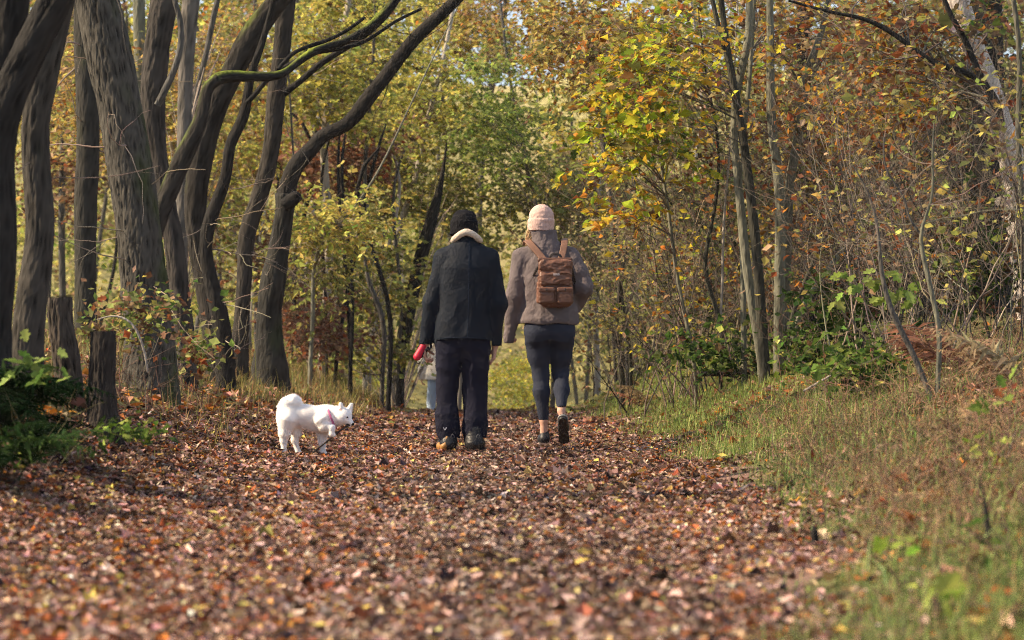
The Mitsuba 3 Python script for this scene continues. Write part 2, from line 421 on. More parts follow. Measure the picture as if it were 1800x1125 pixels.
# the few yellow and orange leaves that stand out
for px, py, col, s in [(1052, 818, YEL, .08), (1118, 840, YEL, .08), (1105, 846, ORG, .10), (1278, 826, YEL, .08), (728, 820, YEL, .06), (1245, 842, ORG, .08), (1040, 988, GOLD, .08), (930, 925, ORG, .06), (925, 957, YEL, .05),
                       (1055, 988, YEL, .07), (912, 1065, YEL, .07), (383, 944, LIME, .06), (320, 965, YEL, .06), (270, 862, GOLD, .07), (265, 948, GOLD, .06), (85, 905, GOLD, .07), (38, 880, ORG, .09), (905, 775, RUST, .09)]:
    Y = FP * CH / (py - HZ)
    x = at(px, py, Y)[0]
    s *= .8
    mm = shapes[0] if s > .07 else ov
    tm = T().translate([x, Y, float(ground(x, Y)) + .045]).rotate([0, 0, 1], r.uniform(0, 360)).rotate([1, 0, 0], -32).scale(s)
    scene[key_for('path__fallen_leaf')] = {**mikit.ply(mm, 'mat_litter', smooth=False, color=np.broadcast_to(np.array(col), mm[0].shape)), 'to_world': tm}


# ---------------------------------------------------------------- grass
def grass(r, x, y, h, w, pal, lean=.45, z=None, bend=.5):
    n = len(x)
    h = h * np.exp(r.normal(0, .35, n))
    az = r.uniform(0, 2 * np.pi, n)
    d = np.stack([np.cos(az), np.sin(az), 0 * az], -1)
    s = np.stack([-np.sin(az), np.cos(az), 0 * az], -1)
    ln = np.abs(r.normal(0, lean, n))[:, None]
    B = np.stack([x, y, (ground(x, y) if z is None else z) - .01], -1)
    M = B + np.array([0, 0, 1.0]) * (h * .55)[:, None] + d * ln * (h * .35)[:, None]
    Tp = M + np.array([0, 0, 1.0]) * (h * (.45 - bend * .4 * ln[:, 0]))[:, None] + d * (ln * (.5 + bend)) * (h * .7)[:, None]
    W = np.broadcast_to(np.asarray(w, float), (n,))[:, None]
    v = np.stack([B - s * W, B + s * W, M - s * W * .7, M + s * W * .7, Tp], 1).reshape(-1, 3)
    i = np.arange(n)[:, None] * 5
    f = np.concatenate([i + np.array(q) for q in ([0, 1, 3], [0, 3, 2], [2, 3, 4])])
    return (v, f), np.repeat(pick(r, n, pal, .3), 5, axis=0)


def scatter(r, n, y0, y1, xl, xr, dens=None):
    y = r.uniform(y0, y1, n)
    x = xl(y) + (xr(y) - xl(y)) * r.uniform(0, 1, n)
    if dens is not None:
        k = r.uniform(0, 1, n) < dens(x, y)
        x, y = x[k], y[k]
    return x, y


r = np.random.default_rng(33)
STRAW = (.36, .29, .14)
fb = lambda x, y, s, k: fbm(np.stack([x, y, 0 * x], -1) * s, 2, k)
er = lambda y: edges_px(y, False)
el = lambda y: edges_px(y, True)
gs = []
# bright verge beyond the walkers
x, y = scatter(r, 80000, 18, 43, lambda y: er(y) - .35, lambda y: er(y) + 1.5, lambda x, y: (1 - .8 * sstep(.9, 1.4, x - er(y))) * sstep(-.3, .2, x - er(y) + .8 * (fb(x, y, 1.3, 51) - .5)) * (.45 + .55 * sstep(.35, .55, fb(x, y, 1.0, 52))))
gs.append(grass(r, x, y, .065, .004, [((.22, .29, .08), 5), ((.32, .36, .13), 3), (STRAW, 1.4), ((.13, .19, .05), 1.6)]))
put('verge_grass', gs[0][0], 'mat_grass', gs[0][1], smooth=False)
labels['verge_grass'] = {'label': 'short sunlit green grass on the verge beside the path', 'category': 'grass', 'kind': 'stuff'}
# straw and green grass of the near bank
x, y = scatter(r, 70000, 5.6, 22, lambda y: er(y) - .2, lambda y: er(y) + np.interp(y, [5, 22], [1.3, 2.4]), lambda x, y: sstep(-.25, .3, x - er(y) + .9 * (fb(x, y, 1.2, 53) - .5)) * (.3 + .7 * sstep(.3, .6, fb(x, y, 1.1, 54))))
k_ = r.uniform(0, 1, len(x)) > .75 * sstep(.5, 1.2, x - er(y)) * sstep(9, 14, y)
x, y = x[k_], y[k_]
hh = np.interp(x - er(y), [-.2, .3, 1.2], [.045, .075, .11])
a = grass(r, x, y, hh, .0028, [(STRAW, 2.0), ((.25, .31, .11), 4.4), ((.14, .21, .06), 4), ((.28, .19, .12), 1.2), (DKB, 1)], lean=1.0, bend=.8)
put('bank_grass', a[0], 'mat_grass', a[1], smooth=False)
labels['bank_grass'] = {'label': 'tangled straw coloured and green grass on the near bank', 'category': 'grass', 'kind': 'stuff'}
# thin grass on the bank under the trees
x, y = scatter(r, 46000, 9, 48, lambda y: el(y) - 2.6, lambda y: el(y) + .1, lambda x, y: sstep(.0, .9, el(y) - x + 1.0 * (fb(x, y, 1.1, 55) - .5)) * (.12 + .88 * sstep(.42, .62, fb(x, y, .9, 56))) * np.interp(y, [9, 24, 32, 48], [.5, .5, 1, 1]))
a = grass(r, x, y, np.interp(y, [9, 30, 48], [.09, .14, .22]), np.interp(y, [9, 48], [.003, .006]), [(STRAW, 4), ((.24, .23, .08), 3), ((.13, .15, .04), 1.3), ((.28, .17, .09), 2)], lean=.6)
put('woodland_grass', a[0], 'mat_grass', a[1], smooth=False)
labels['woodland_grass'] = {'label': 'thin dry grass growing under the dark trees', 'category': 'grass', 'kind': 'stuff'}
# ---------------------------------------------------------------- trees on the bank
def limb(pts, Y, ext=0.0, dy=0.0, root=True):
    """Photo-row list (px, py, width px), bottom first -> points and radii in metres; dy leans it away with height."""
    n = len(pts)
    P = np.array([at(px, py, Y + dy * i / max(n - 1, 1)) for i, (px, py, _) in enumerate(pts)])
    R = np.array([w / 2 / FP * Y for _, _, w in pts])
    if root:
        gz = float(ground(P[0, 0], P[0, 1]))
        foot = P[0].copy()
        foot[2] = min(gz - .15, P[0, 2] - .1)
        P, R = np.vstack([foot, P]), np.append(R[0] * 1.12, R)
    if ext:
        d = unit(unit(P[-1] - P[-2]) + [0, 0, .35])
        P = np.vstack([P, P[-1] + d * ext * .5, P[-1] + d * ext + [0, 0, .1 * ext]])
        R = np.append(R, [R[-1] * .8, R[-1] * .35])
    return P, R


GREYBARK = ((.11, .10, .088), (.035, .032, .03))
DARKBARK = ((.03, .027, .025), (.008, .0075, .0075))
OAKBARK = ((.20, .165, .125), (.05, .042, .034))
PALEBARK = ((.42, .36, .29), (.20, .165, .13))
SMOOTHBARK = ((.20, .195, .14), (.11, .105, .075))
TWIGC, PALETWIG, DARKTWIG = (.17, .135, .105), (.28, .23, .18), (.05, .042, .036)
made = {}


def tree(name, label, Y, stems, cat='tree', group=None):
    """stems: (part name, photo points, kwargs). Returns the key and the stems' polylines."""
    k = thing(name, label, cat, group)
    lines = []
    for nm, pts, kw in stems:
        kw = dict(kw)
        P, R = limb(pts, kw.pop('Y', Y), kw.pop('ext', 0), kw.pop('dy', 0), kw.pop('root', True))
        m, c = trunk_mesh(P, R, **kw)
        part(k, nm, m, 'mat_bark', c)
        lines.append(polyline(P, .12)[0])
    return k, lines


tall = []


def bare_twigs(r, holder, line, n, L=(.3, .9), r0=.006, lo=.1, hi=.9, col=TWIGC, levels=1, name='twigs', away=None, up=.1, mat='mat_twig'):
    out = [[] for _ in range(levels + 1)]
    for _ in range(n):
        p = line[int(r.uniform(lo, hi) * (len(line) - 1))]
        d = unit(r.normal(0, 1, 3) * [1, .6, .3] + (away if away is not None else 0))
        grow(r, p, d, r.uniform(*L), r0 * r.uniform(.6, 1.3), levels, 2.5, up=up, wob=.3, out=out)
    P, R = stack_twigs(out)
    m = tubes(P, R, 4)
    part(holder, name, m, mat, np.repeat(pick(r, len(P), [(col, 1)], .25), P.shape[1] * 4, axis=0), label=None, kind='stuff')
    return P


r = np.random.default_rng(101)
ROUGH = dict(rough=.22, freq=9, cols=DARKBARK, moss=((.2, -.2, .4), -.45, (.035, .042, .018)))
k, L1 = tree('tree', 'dark forked tree nearest the fern, its thick limb bending sharply over', 14, [
    ('trunk', [(-10, 720, 68), (-6, 560, 54), (2, 420, 52), (-2, 300, 54), (4, 205, 64), (50, 92, 60), (95, 0, 57)], dict(ROUGH, seed=1, ext=3.5, sides=52, step=.03)),
    ('limb', [(-2, 290, 46), (6, 130, 62), (20, 0, 60)], dict(ROUGH, seed=2, ext=3.5, Y=14.25, root=False, sides=40))])
bare_twigs(r, k, L1[0], 7, (.4, .9), .005, .35, .7)
k, L2 = tree('tree', 'upright furrowed oak like trunk behind the pale leaved seedling, lit along one edge', 16, [
    ('trunk', [(48, 715, 58), (49, 593, 53), (61, 487, 51), (69, 420, 50), (68, 356, 50), (62, 213, 48), (70, 150, 52), (88, 71, 50), (105, 0, 46)], dict(rough=.28, freq=8, cols=((.066, .057, .047), (.009, .0085, .008)), moss=((.3, -.3, .2), -.42, (.04, .045, .02)), seed=3, ext=3.5, sides=64, step=.025, flare=.12))])
bare_twigs(r, k, L2[0], 9, (.3, .8), .004, .2, .75)
k, L3 = tree('tree', 'straight grey trunk standing farther back between the furrowed trunk and the biggest trunk', 28, [
    ('trunk', [(150, 640, 46), (150, 487, 38), (150, 373, 39), (154, 249, 40), (150, 71, 42), (148, 0, 40)], dict(rough=.12, freq=14, cols=((.055, .05, .042), (.02, .019, .017)), moss=((-.4, -.4, .2), -.4, (.045, .05, .025)), seed=4, ext=3, sides=32))])
bare_twigs(r, k, L3[0], 16, (.5, 1.1), .008, .2, .8, PALETWIG, away=np.array([.4, -.5, 0]))
k, L4 = tree('tree', 'thickest leaning trunk with fine ridged bark and green moss down its shaded side', 21, [
    ('trunk', [(264, 630, 86), (259, 545, 80), (250, 470, 78), (242, 391, 76), (232, 320, 80), (220, 249, 77), (208, 178, 73), (193, 107, 80), (170, 0, 75)],
     dict(rough=.16, freq=21, cols=((.082, .073, .06), (.010, .009, .0085)), seed=5, ext=4, sides=96, step=.022, moss=((.95, -.35, 0), -.22, (.035, .05, .012)), flare=.18, lump=.05))])
bare_twigs(r, k, L4[0], 12, (.5, 1.2), .006, .12, .55, PALETWIG, away=np.array([-.2, -.8, 0]))
k, L5 = tree('tree', 'dark wavering trunk just behind the thickest trunk, with a side branch', 25, [
    ('trunk', [(326, 610, 38), (318, 530, 34), (304, 420, 34), (290, 340, 29), (280, 285, 28), (269, 213, 40), (269, 142, 44), (277, 71, 43), (288, 0, 46)], dict(rough=.3, freq=9, cols=((.065, .055, .048), (.010, .009, .009)), seed=6, ext=3.5, sides=40, step=.04)),
    ('branch', [(276, 185, 13), (292, 152, 13), (305, 123, 12), (317, 72, 11), (314, 28, 10), (306, 0, 9)], dict(cols=GREYBARK, seed=7, ext=1.5, root=False, sides=12, Y=24.6))])
k, L6 = tree('tree', 'leaning mossy tree whose elbow carries a long level branch bright with green moss', 23.5, [
    ('trunk', [(262, 620, 42), (262, 500, 38), (270, 405, 36), (291, 350, 33), (320, 280, 33), (344, 230, 29), (358, 185, 22), (367, 152, 20), (384, 138, 19)],
     dict(rough=.2, freq=10, cols=((.042, .036, .031), (.010, .009, .0085)), seed=8, sides=36, step=.03, moss=((-.75, -.3, .7), -.05, (.13, .17, .025)))),
    ('branch', [(372, 144, 18), (388, 136, 21), (440, 134, 18), (490, 131, 15), (512, 118, 13), (548, 92, 15), (600, 74, 14), (650, 45, 15), (690, 5, 16), (715, -25, 15)],
     dict(rough=.12, freq=14, cols=DARKBARK, seed=9, sides=18, step=.03, root=False, ext=2.5, dy=1.0, moss=((-.2, -.2, 1), -.0, (.17, .21, .03)))),
    ('side_branch', [(488, 122, 7), (517, 92, 7), (557, 76, 8), (600, 58, 7), (640, 30, 6)], dict(cols=DARKBARK, seed=10, sides=8, root=False, Y=24, dy=.6)),
    ('side_branch', [(548, 92, 8), (590, 86, 8), (640, 72, 7), (690, 40, 6), (740, 15, 5)], dict(cols=DARKBARK, seed=11, sides=8, root=False, Y=24.1, dy=.7))])
bare_twigs(r, k, L6[1], 12, (.3, .8), .004, .15, .95, DARKTWIG, up=.3)
k, L7 = tree('tree', 'twin stemmed dark tree, one stem sweeping up and over behind the mossy branch', 27, [
    ('trunk', [(384, 645, 46), (374, 560, 44), (358, 472, 40), (344, 400, 36), (345, 330, 40), (357, 260, 41), (378, 190, 39), (402, 138, 38), (437, 71, 42), (466, 28, 38), (489, 0, 36)],
     dict(rough=.2, freq=10, cols=((.042, .036, .031), (.010, .009, .0085)), seed=12, ext=3.5, sides=40, step=.04, moss=((-.8, -.2, .5), -.32, (.09, .11, .02)))),
    ('stem', [(396, 640, 34), (387, 560, 32), (368, 482, 24), (362, 440, 22), (368, 391, 24), (385, 345, 22), (398, 300, 20), (406, 250, 20), (425, 210, 20), (434, 171, 17), (440, 135, 14), (455, 90, 12), (470, 40, 10)],
     dict(rough=.15, freq=12, cols=DARKBARK, seed=13, ext=1.5, sides=20, Y=26.5)),
    ('branch', [(432, 182, 9), (448, 165, 9), (466, 143, 9), (500, 118, 8), (530, 100, 7)], dict(cols=DARKBARK, seed=14, sides=10, root=False, Y=26.4))])
bare_twigs(r, k, L7[1], 14, (.4, 1.1), .005, .1, .6, PALETWIG)
k, L8 = tree('tree', 'slim dark trunk leaning across the forked tree beside it', 29, [
    ('trunk', [(420, 645, 34), (426, 543, 27), (430, 472, 26), (437, 401, 30), (449, 365, 29), (462, 325, 31), (478, 249, 30), (484, 178, 32), (492, 110, 30), (497, 60, 30), (502, 0, 34)],
     dict(rough=.2, freq=11, cols=((.055, .046, .038), (.012, .011, .010)), seed=15, ext=3.5, sides=32, step=.05)),
    ('branch', [(498, 164, 14), (520, 148, 11), (560, 114, 11), (600, 88, 10), (640, 62, 9), (680, 25, 9), (705, -10, 8)], dict(cols=DARKBARK, seed=16, sides=10, root=False, Y=28.8, ext=1))])
bare_twigs(r, k, L8[0], 10, (.4, 1.0), .005, .15, .6, PALETWIG)
k, L9 = tree('tree', 'stout tree with one long bare limb curving out towards the walkers', 30, [
    ('trunk', [(474, 660, 64), (473, 600, 47), (474, 543, 42), (479, 500, 44), (490, 437, 36), (499, 375, 32), (503, 342, 40)], dict(rough=.16, freq=12, cols=((.042, .040, .035), (.011, .0105, .010)), seed=17, sides=40, step=.04, flare=.15, moss=((.5, -.5, .2), -.35, (.05, .07, .03)))),
    ('limb', [(500, 360, 34), (507, 322, 31), (522, 288, 30), (548, 260, 26), (566, 240, 24), (604, 221, 24), (640, 181, 26), (680, 130, 24), (720, 78, 24), (760, 38, 22), (800, 0, 20)],
     dict(rough=.14, freq=13, cols=((.034, .03, .027), (.013, .012, .011)), seed=18, sides=26, step=.04, root=False, ext=3)),
    ('stub', [(498, 362, 24), (515, 350, 24), (526, 342, 18)], dict(cols=DARKBARK, seed=19, sides=16, root=False, Y=29.8))])
bare_twigs(r, k, L9[1], 14, (.3, 1.2), .005, .3, .98, DARKTWIG, up=.15)

# their crowns, above the frame
def high_crown(r, holder, line, n_cl, per, pal, spread=1.5):
    top = line[-1]
    C = []
    for _ in range(n_cl):
        c = top + r.normal(0, 1, 3) * [spread, spread, .7] + [0, 0, .6]
        C.append(c + r.normal(0, .38, (per, 3)) * [1, 1, .6])
    C = np.vstack(C)
    C = C[C[:, 2] > CH + 645 / FP * C[:, 1] + .25]
    n = len(C)
    m = leaves(C, r.normal(0, 1, (n, 3)) * [1, 1, .4], r.normal(0, .5, (n, 3)) + [0, 0, .9], .09 * np.exp(r.normal(0, .25, n)), .62, .15, 0, False)
    part(holder, 'crown', m, 'mat_leaf', per_leaf(pick(r, n, pal, .3), False), smooth=False, kind='stuff')
    q = np.array([[top + (C[i] - top) * t + [0, 0, .3 * t * (1 - t)] for t in np.linspace(0, 1, 6)] for i in r.integers(0, n, 14)])
    part(holder, 'twigs', tubes(q, np.broadcast_to(.02 * np.linspace(1, .25, 6), (14, 6)), 5), 'mat_twig', DARKTWIG, kind='stuff')


for hk, ln, n_cl in (('tree', L1[0], 22), ('tree_001', L2[0], 20), ('tree_002', L3[0], 14), ('tree_003', L4[0], 24), ('tree_004', L5[0], 14), ('tree_006', L7[0], 14), ('tree_007', L8[0], 12), ('tree_008', L9[1], 10)):
    high_crown(r, hk, ln, n_cl, 90, [(GOLD, 3), (OLIVE, 3), (BRN, 2), (YEL, 1.5)])

# the two cut stumps
def stump(label, Y, pts, seed, cols, tilt_cut):
    k = thing('tree_stump', label, 'tree stump')
    P, R = limb(pts, Y)
    m, c = trunk_mesh(P, R, sides=90, step=.012, rough=.42, freq=11, seed=seed, cols=cols, lump=.12, moss=((.4, -.6, -.6), -.42, (.05, .065, .015)))
    v, f = m
    v = v[:-1]
    ring = v[-72:]
    cz = ring.mean(0)
    cut = lambda p: cz[2] + (p[..., 0] - cz[0]) * tilt_cut
    v[:, 2] = np.where(v[:, 2] > cut(v) - .004, cut(v) - .004, v[:, 2])
    f = f[(f < len(v)).all(1)]
    part(k, 'trunk', (v, f), 'mat_bark', c[:-1])
    ring = v[-72:] * [1, 1, 1]
    rr = np.linspace(1, 0, 9)
    tv = np.vstack([cz + (ring - cz) * t for t in rr])
    tv[:, 2] = cut(tv) + .004 * noise(tv * 60, 3)
    i, j = np.meshgrid(np.arange(8), np.arange(72), indexing='ij')
    q = lambda i, j: i * 72 + j % 72
    tf = np.stack([np.stack([q(i, j), q(i, j + 1), q(i + 1, j + 1)], -1), np.stack([q(i, j), q(i + 1, j + 1), q(i + 1, j)], -1)]).reshape(-1, 3)
    tc = np.array([.17, .135, .115]) * (.6 + .8 * noise(np.stack([np.linalg.norm(tv - cz, axis=1) * 120, tv[:, 0] * 9, tv[:, 1] * 9], -1), 2))[:, None]
    part(k, 'cut_face', (tv, tf), 'mat_soil', tc, label='flat weathered grey cut top')
    return k


stump('taller cut stump leaning beside the furrowed trunk, bark split open', 16.6, [(124, 745, 52), (122, 680, 44), (115, 620, 43), (106, 560, 40), (106, 521, 40)], 31, ((.085, .066, .05), (.010, .009, .008)), .05)
stump('shorter cut stump with a flat grey top and a mossy foot', 16.0, [(183, 765, 66), (180, 720, 50), (180, 660, 45), (181, 610, 42), (180, 581, 42)], 32, ((.045, .036, .03), (.009, .008, .0075)), .02)

# ---------------------------------------------------------------- slim trunks and crowns behind
def crown(r, holder, lines, regions, leaf=.07, per=7, four=False, spray=.55, twigc=TWIGC, mat='mat_leaf', branch_r=.008, label=None, up=.75, keep=None, single=0):
    """Branches from the stems to points in the regions (px, py, rx, ry, Y, depth, branches, sprays, palette), with sprays of leaves on them."""
    allP, allR, ms, cs = [], [], [], []
    stem = np.vstack(lines) if lines else None
    for (px, py, rx, ry, Y, dY, nb, ns, pal) in regions:
        twP = []
        for _ in range(nb):
            while True:
                q = r.uniform(-1, 1, 3)
                if q @ q < 1:
                    break
            tgt = at(px + q[0] * rx, py + q[1] * ry, Y + q[2] * dY)
            if stem is not None:
                dist = np.linalg.norm((stem - tgt) * [1, 1, 1], axis=1)
                want = np.abs(stem[:, 2] - (tgt[2] - .35 * dist)) + .35 * dist
                s = stem[np.argmin(want + r.uniform(0, .3, len(stem)))]
            else:
                s = tgt + r.normal(0, .4, 3) - [0, 0, .5]
            mid = (s + tgt) / 2 + [0, 0, .12 * np.linalg.norm(tgt - s)] + r.normal(0, .08, 3)
            t = np.linspace(0, 1, 7)[:, None]
            B = s * (1 - t) ** 2 + mid * 2 * t * (1 - t) + tgt * t * t + r.normal(0, .02, (7, 3)) * t
            allP.append(B)
            allR.append(branch_r * np.linspace(1.2, .35, 7) * r.uniform(.7, 1.3))
            for _ in range(ns):
                u = r.uniform(.45, 1) * 6
                i = min(int(u), 5)
                p = B[i] + (B[i + 1] - B[i]) * (u - i)
                d = unit(unit(B[6] - B[3]) * .7 + r.normal(0, 1, 3) * [1, 1, .35])
                out = grow(r, p, d, spray * r.uniform(.6, 1.4), branch_r * .4, 1, 3, up=-.02, wob=.25, ratio=(.35, .6))
                for lv in out:
                    for P_, R_ in lv:
                        twP.append(P_)
                        allP.append(P_)
                        allR.append(R_)
        m, c, _ = twig_leaves(r, np.array(twP), per, leaf, pal, four=four, up=up, keep=keep)
        ms.append(m)
        cs.append(c)
    P, R = np.array(allP), np.array(allR)
    part(holder, 'twigs', tubes(P, R, 3), 'mat_twig', np.repeat(pick(r, len(P), [(twigc, 1)], .25), P.shape[1] * 3, axis=0), kind='stuff')
    (v, f), c = join(ms), np.vstack(cs)
    if single:
        # the leaves nearest to the eye, one by one: lobed blades in place of the plain ones
        q = v.reshape(-1, 5, 3)
        px_ = q[:, 0, 0] / q[:, 0, 1] * FP + 900
        py_i = HZ - (q[:, 0, 2] - CH) / q[:, 0, 1] * FP
        o = np.argsort(q[:, 0, 1] + 99 * ((px_ < 0) | (px_ > 1800) | (py_i < 0)))[:single]
        for i in o:
            D, S = q[i, 2] - q[i, 0], q[i, 1] - q[i, 3]
            L = np.linalg.norm(D)
            d, s = D / L, unit(S - D * (S @ D) / L ** 2)
            M = np.eye(4)
            M[:3, :3] = np.stack([d, s, np.cross(d, s)], 1) * L * 1.1
            M[:3, 3] = q[i, 0]
            scene[key_for(holder + '__leaf')] = {**leaf_variant(r, c[i * 5]), 'to_world': T(M)}
        keep_ = np.ones(len(q), bool)
        keep_[o] = False
        n = int(keep_.sum())
        v, c = q[keep_].reshape(-1, 3), c.reshape(-1, 5, 3)[keep_].reshape(-1, 3)
        f = (np.arange(n)[:, None, None] * 5 + np.array([[0, 4, 1], [1, 4, 2], [2, 4, 3], [3, 4, 0]])).reshape(-1, 3)
    part(holder, 'crown', (v, f), mat, c, smooth=False, kind='stuff', label=label)


_variants = {}


def leaf_variant(r, col):
    tone = tuple(np.round(np.log(np.maximum(col, .02)) / .35).astype(int))
    k = (tone, int(r.integers(3)))
    if k not in _variants:
        s = lobed_leaf((.1, .3, -.2)[k[1]], (.2, .35, .05)[k[1]])
        cc = np.exp(np.array(tone) * .35) * (.85 + .3 * noise(s[0] * 6 + len(_variants), 3))[:, None]
        _variants[k] = mikit.ply(s, 'mat_leaf', smooth=False, color=np.minimum(cc, .8))
    return _variants[k]


r = np.random.default_rng(202)
SLIM = dict(rough=.08, freq=20, sides=14, step=.12, ext=3)
P_YEL = [((.56, .50, .12), 5), (GOLD, .6), (OLIVE, 2.2), ((.40, .42, .11), 3.4), (BRN, .5)]
P_OLV = [(OLIVE, 4), ((.32, .33, .10), 3.4), (YEL, 1.8), ((.14, .16, .05), 2), (BRN, .6)]
P_GRN = [((.16, .22, .06), 2), ((.28, .34, .09), 3.4), (LIME, 2), (OLIVE, 2)]
P_GLD = [(GOLD, 2.2), (TAN, 2.5), (YEL, 2.6), (ORG, .5), (OLIVE, 1.6)]
P_PINK = [((.28, .15, .11), 4), (BRN, 2), (RUST, 1.4), (TAN, 1)]
P_TAN = [((.34, .28, .13), 3), (OLIVE, 2.4), (TAN, 2), ((.22, .2, .1), 2)]
P_ORG = [(ORG, 1.0), (GOLD, 2.4), (YEL, 2.6), (BRN, 1.2), (OLIVE, 2), (TAN, 1)]
P_FOR = [(RUST, 1), (BRN, 3), ((.3, .2, .12), 2), (GOLD, .8), (TAN, 1)]

BG = [  # label, trunk Y, trunk points, colours, regions
    ('slim tree with yellow leaves just past the long bare limb', 40, [(566, 660, 16), (578, 420, 14), (572, 215, 14), (598, 90, 13), (612, 0, 11)], PALEBARK, [(600, 130, 120, 150, 40, 2, 40, 6, P_YEL), (560, 20, 90, 60, 41, 2, 16, 6, P_YEL)]),
    ('slim pale tree leaning behind the man, yellow and olive leaves', 45, [(645, 668, 15), (655, 590, 14), (678, 490, 11), (706, 388, 10), (733, 300, 10), (746, 235, 9), (775, 120, 8)], PALEBARK, [(740, 190, 110, 120, 45, 2.5, 44, 6, P_YEL), (690, 330, 80, 70, 46, 2, 18, 6, P_OLV)]),
    ('tree with fresh green leaves above the woman in the pink hat', 44, [(972, 690, 8), (968, 480, 8), (935, 330, 7), (905, 190, 6), (890, 90, 5)], GREYBARK, [(880, 220, 85, 105, 44, 2.5, 34, 6, P_GRN), (925, 330, 70, 50, 45, 2, 14, 5, P_OLV)]),
    ('dark leaning tree behind the man with sparse olive leaves', 42, [(700, 672, 22), (716, 560, 24), (738, 460, 24), (760, 380, 20), (772, 335, 12), (780, 290, 6), (785, 250, 3)], DARKBARK, [(850, 400, 120, 70, 50, 3, 22, 6, P_OLV), (800, 330, 90, 60, 46, 2, 14, 6, P_OLV)]),
    ('tall tree with golden tan leaves high over the path', 50, [(850, 690, 14), (842, 480, 12), (850, 250, 12), (880, 60, 11), (890, 0, 10)], GREYBARK, [(880, 50, 130, 80, 50, 3, 40, 6, P_GLD), (720, 40, 110, 60, 52, 3, 26, 6, P_YEL)]),
    ('tree with small yellow orange leaves beside the tallest right hand saplings', 37, [(1105, 660, 12), (1085, 450, 11), (1060, 250, 10), (1030, 60, 9)], GREYBARK, [(1010, 70, 100, 110, 37, 2, 44, 6, P_ORG), (1040, 190, 70, 60, 38, 2, 12, 6, P_YEL)]),
    ('small tree with pinkish brown withered leaves behind the stout tree', 42, [(600, 660, 12), (590, 480, 10), (575, 330, 9), (560, 260, 8)], GREYBARK, [(560, 300, 70, 45, 42, 1.5, 22, 6, P_PINK), (650, 270, 60, 40, 42, 1.5, 12, 6, P_PINK)]),
    ('young tree holding bright yellow leaves low beside the stout tree', 34, [(545, 655, 8), (550, 540, 7), (565, 430, 6), (600, 390, 4)], SMOOTHBARK, [(580, 405, 80, 32, 34, 1, 16, 5, [(YEL, 4), (LIME, 2), (GOLD, 1)]), (560, 470, 70, 50, 35, 1, 10, 5, P_OLV)]),
    ('thin twin stemmed tree in the thicket behind the dog', 40, [(672, 668, 8), (668, 545, 9), (650, 500, 8), (641, 415, 7), (641, 300, 7), (650, 180, 6)], GREYBARK, [(640, 500, 100, 90, 42, 2, 24, 6, P_OLV), (630, 620, 60, 40, 40, 2, 10, 6, P_OLV)]),
    ('pale tree half hidden by the woman, with dull tan leaves', 46, [(1050, 665, 11), (1048, 500, 10), (1055, 380, 9), (1048, 240, 8), (1060, 130, 8)], PALEBARK, [(1050, 420, 70, 130, 46, 2.5, 34, 6, P_TAN), (1000, 300, 80, 60, 48, 2, 16, 6, P_TAN)]),
    ('lichen green trunk in the gap beside the thickest trunk', 36, [(258, 640, 22), (252, 300, 22), (246, 140, 21), (243, 0, 21)], ((.17, .17, .11), (.08, .08, .05)), [(180, 180, 110, 110, 37, 2, 34, 6, P_GLD), (110, 180, 60, 70, 38, 2, 14, 6, P_ORG)]),
    ('pale and dark streaked trunk behind the leaning mossy tree', 33, [(316, 640, 26), (318, 420, 25), (322, 290, 25), (325, 150, 26), (330, 50, 29), (335, 0, 30)], ((.15, .13, .11), (.02, .018, .017)), [(330, 140, 70, 110, 38, 2, 24, 6, P_GLD), (420, 100, 60, 90, 40, 2, 16, 6, P_ORG)]),
    ('thin grey stem rising behind the mossy elbow', 35, [(318, 640, 11), (325, 300, 11), (345, 160, 11), (361, 96, 10), (377, 18, 10), (384, -10, 9)], GREYBARK, [(400, 230, 60, 80, 42, 2, 18, 6, P_YEL), (330, 330, 60, 60, 40, 2, 12, 6, P_FOR)]),
    ('low tree of russet withered leaves behind the stout tree foot', 38, [(548, 670, 9), (540, 590, 8), (535, 520, 6), (530, 470, 5)], GREYBARK, [(540, 570, 60, 50, 38, 1.5, 20, 6, P_PINK), (505, 450, 40, 60, 38, 1, 10, 5, P_FOR)]),
    ('tree with dull gold leaves seen between the two furrowed trunks', 44, [(112, 650, 12), (108, 400, 12), (112, 200, 11), (118, 20, 10)], GREYBARK, [(110, 120, 90, 120, 44, 2, 34, 6, P_GLD), (110, 330, 70, 90, 44, 2, 16, 6, P_FOR)]),
    ('slender tree with yellow leaves between the twin stems and the slim trunk', 46, [(452, 650, 10), (450, 400, 10), (455, 180, 9), (448, 20, 8)], GREYBARK, [(430, 200, 70, 160, 46, 2, 34, 6, P_GLD), (400, 420, 60, 120, 46, 2, 16, 6, P_OLV)]),
]
for i, (lab, Y, pts, cols, regs) in enumerate(BG):
    k, ln = tree('woodland_tree', lab, Y, [('trunk', pts, dict(SLIM, cols=cols, seed=40 + i, ext=0 if pts[-1][2] < 4 else 3))])
    crown(r, k, ln, regs, leaf=.072 if Y < 39 else .085, per=6)

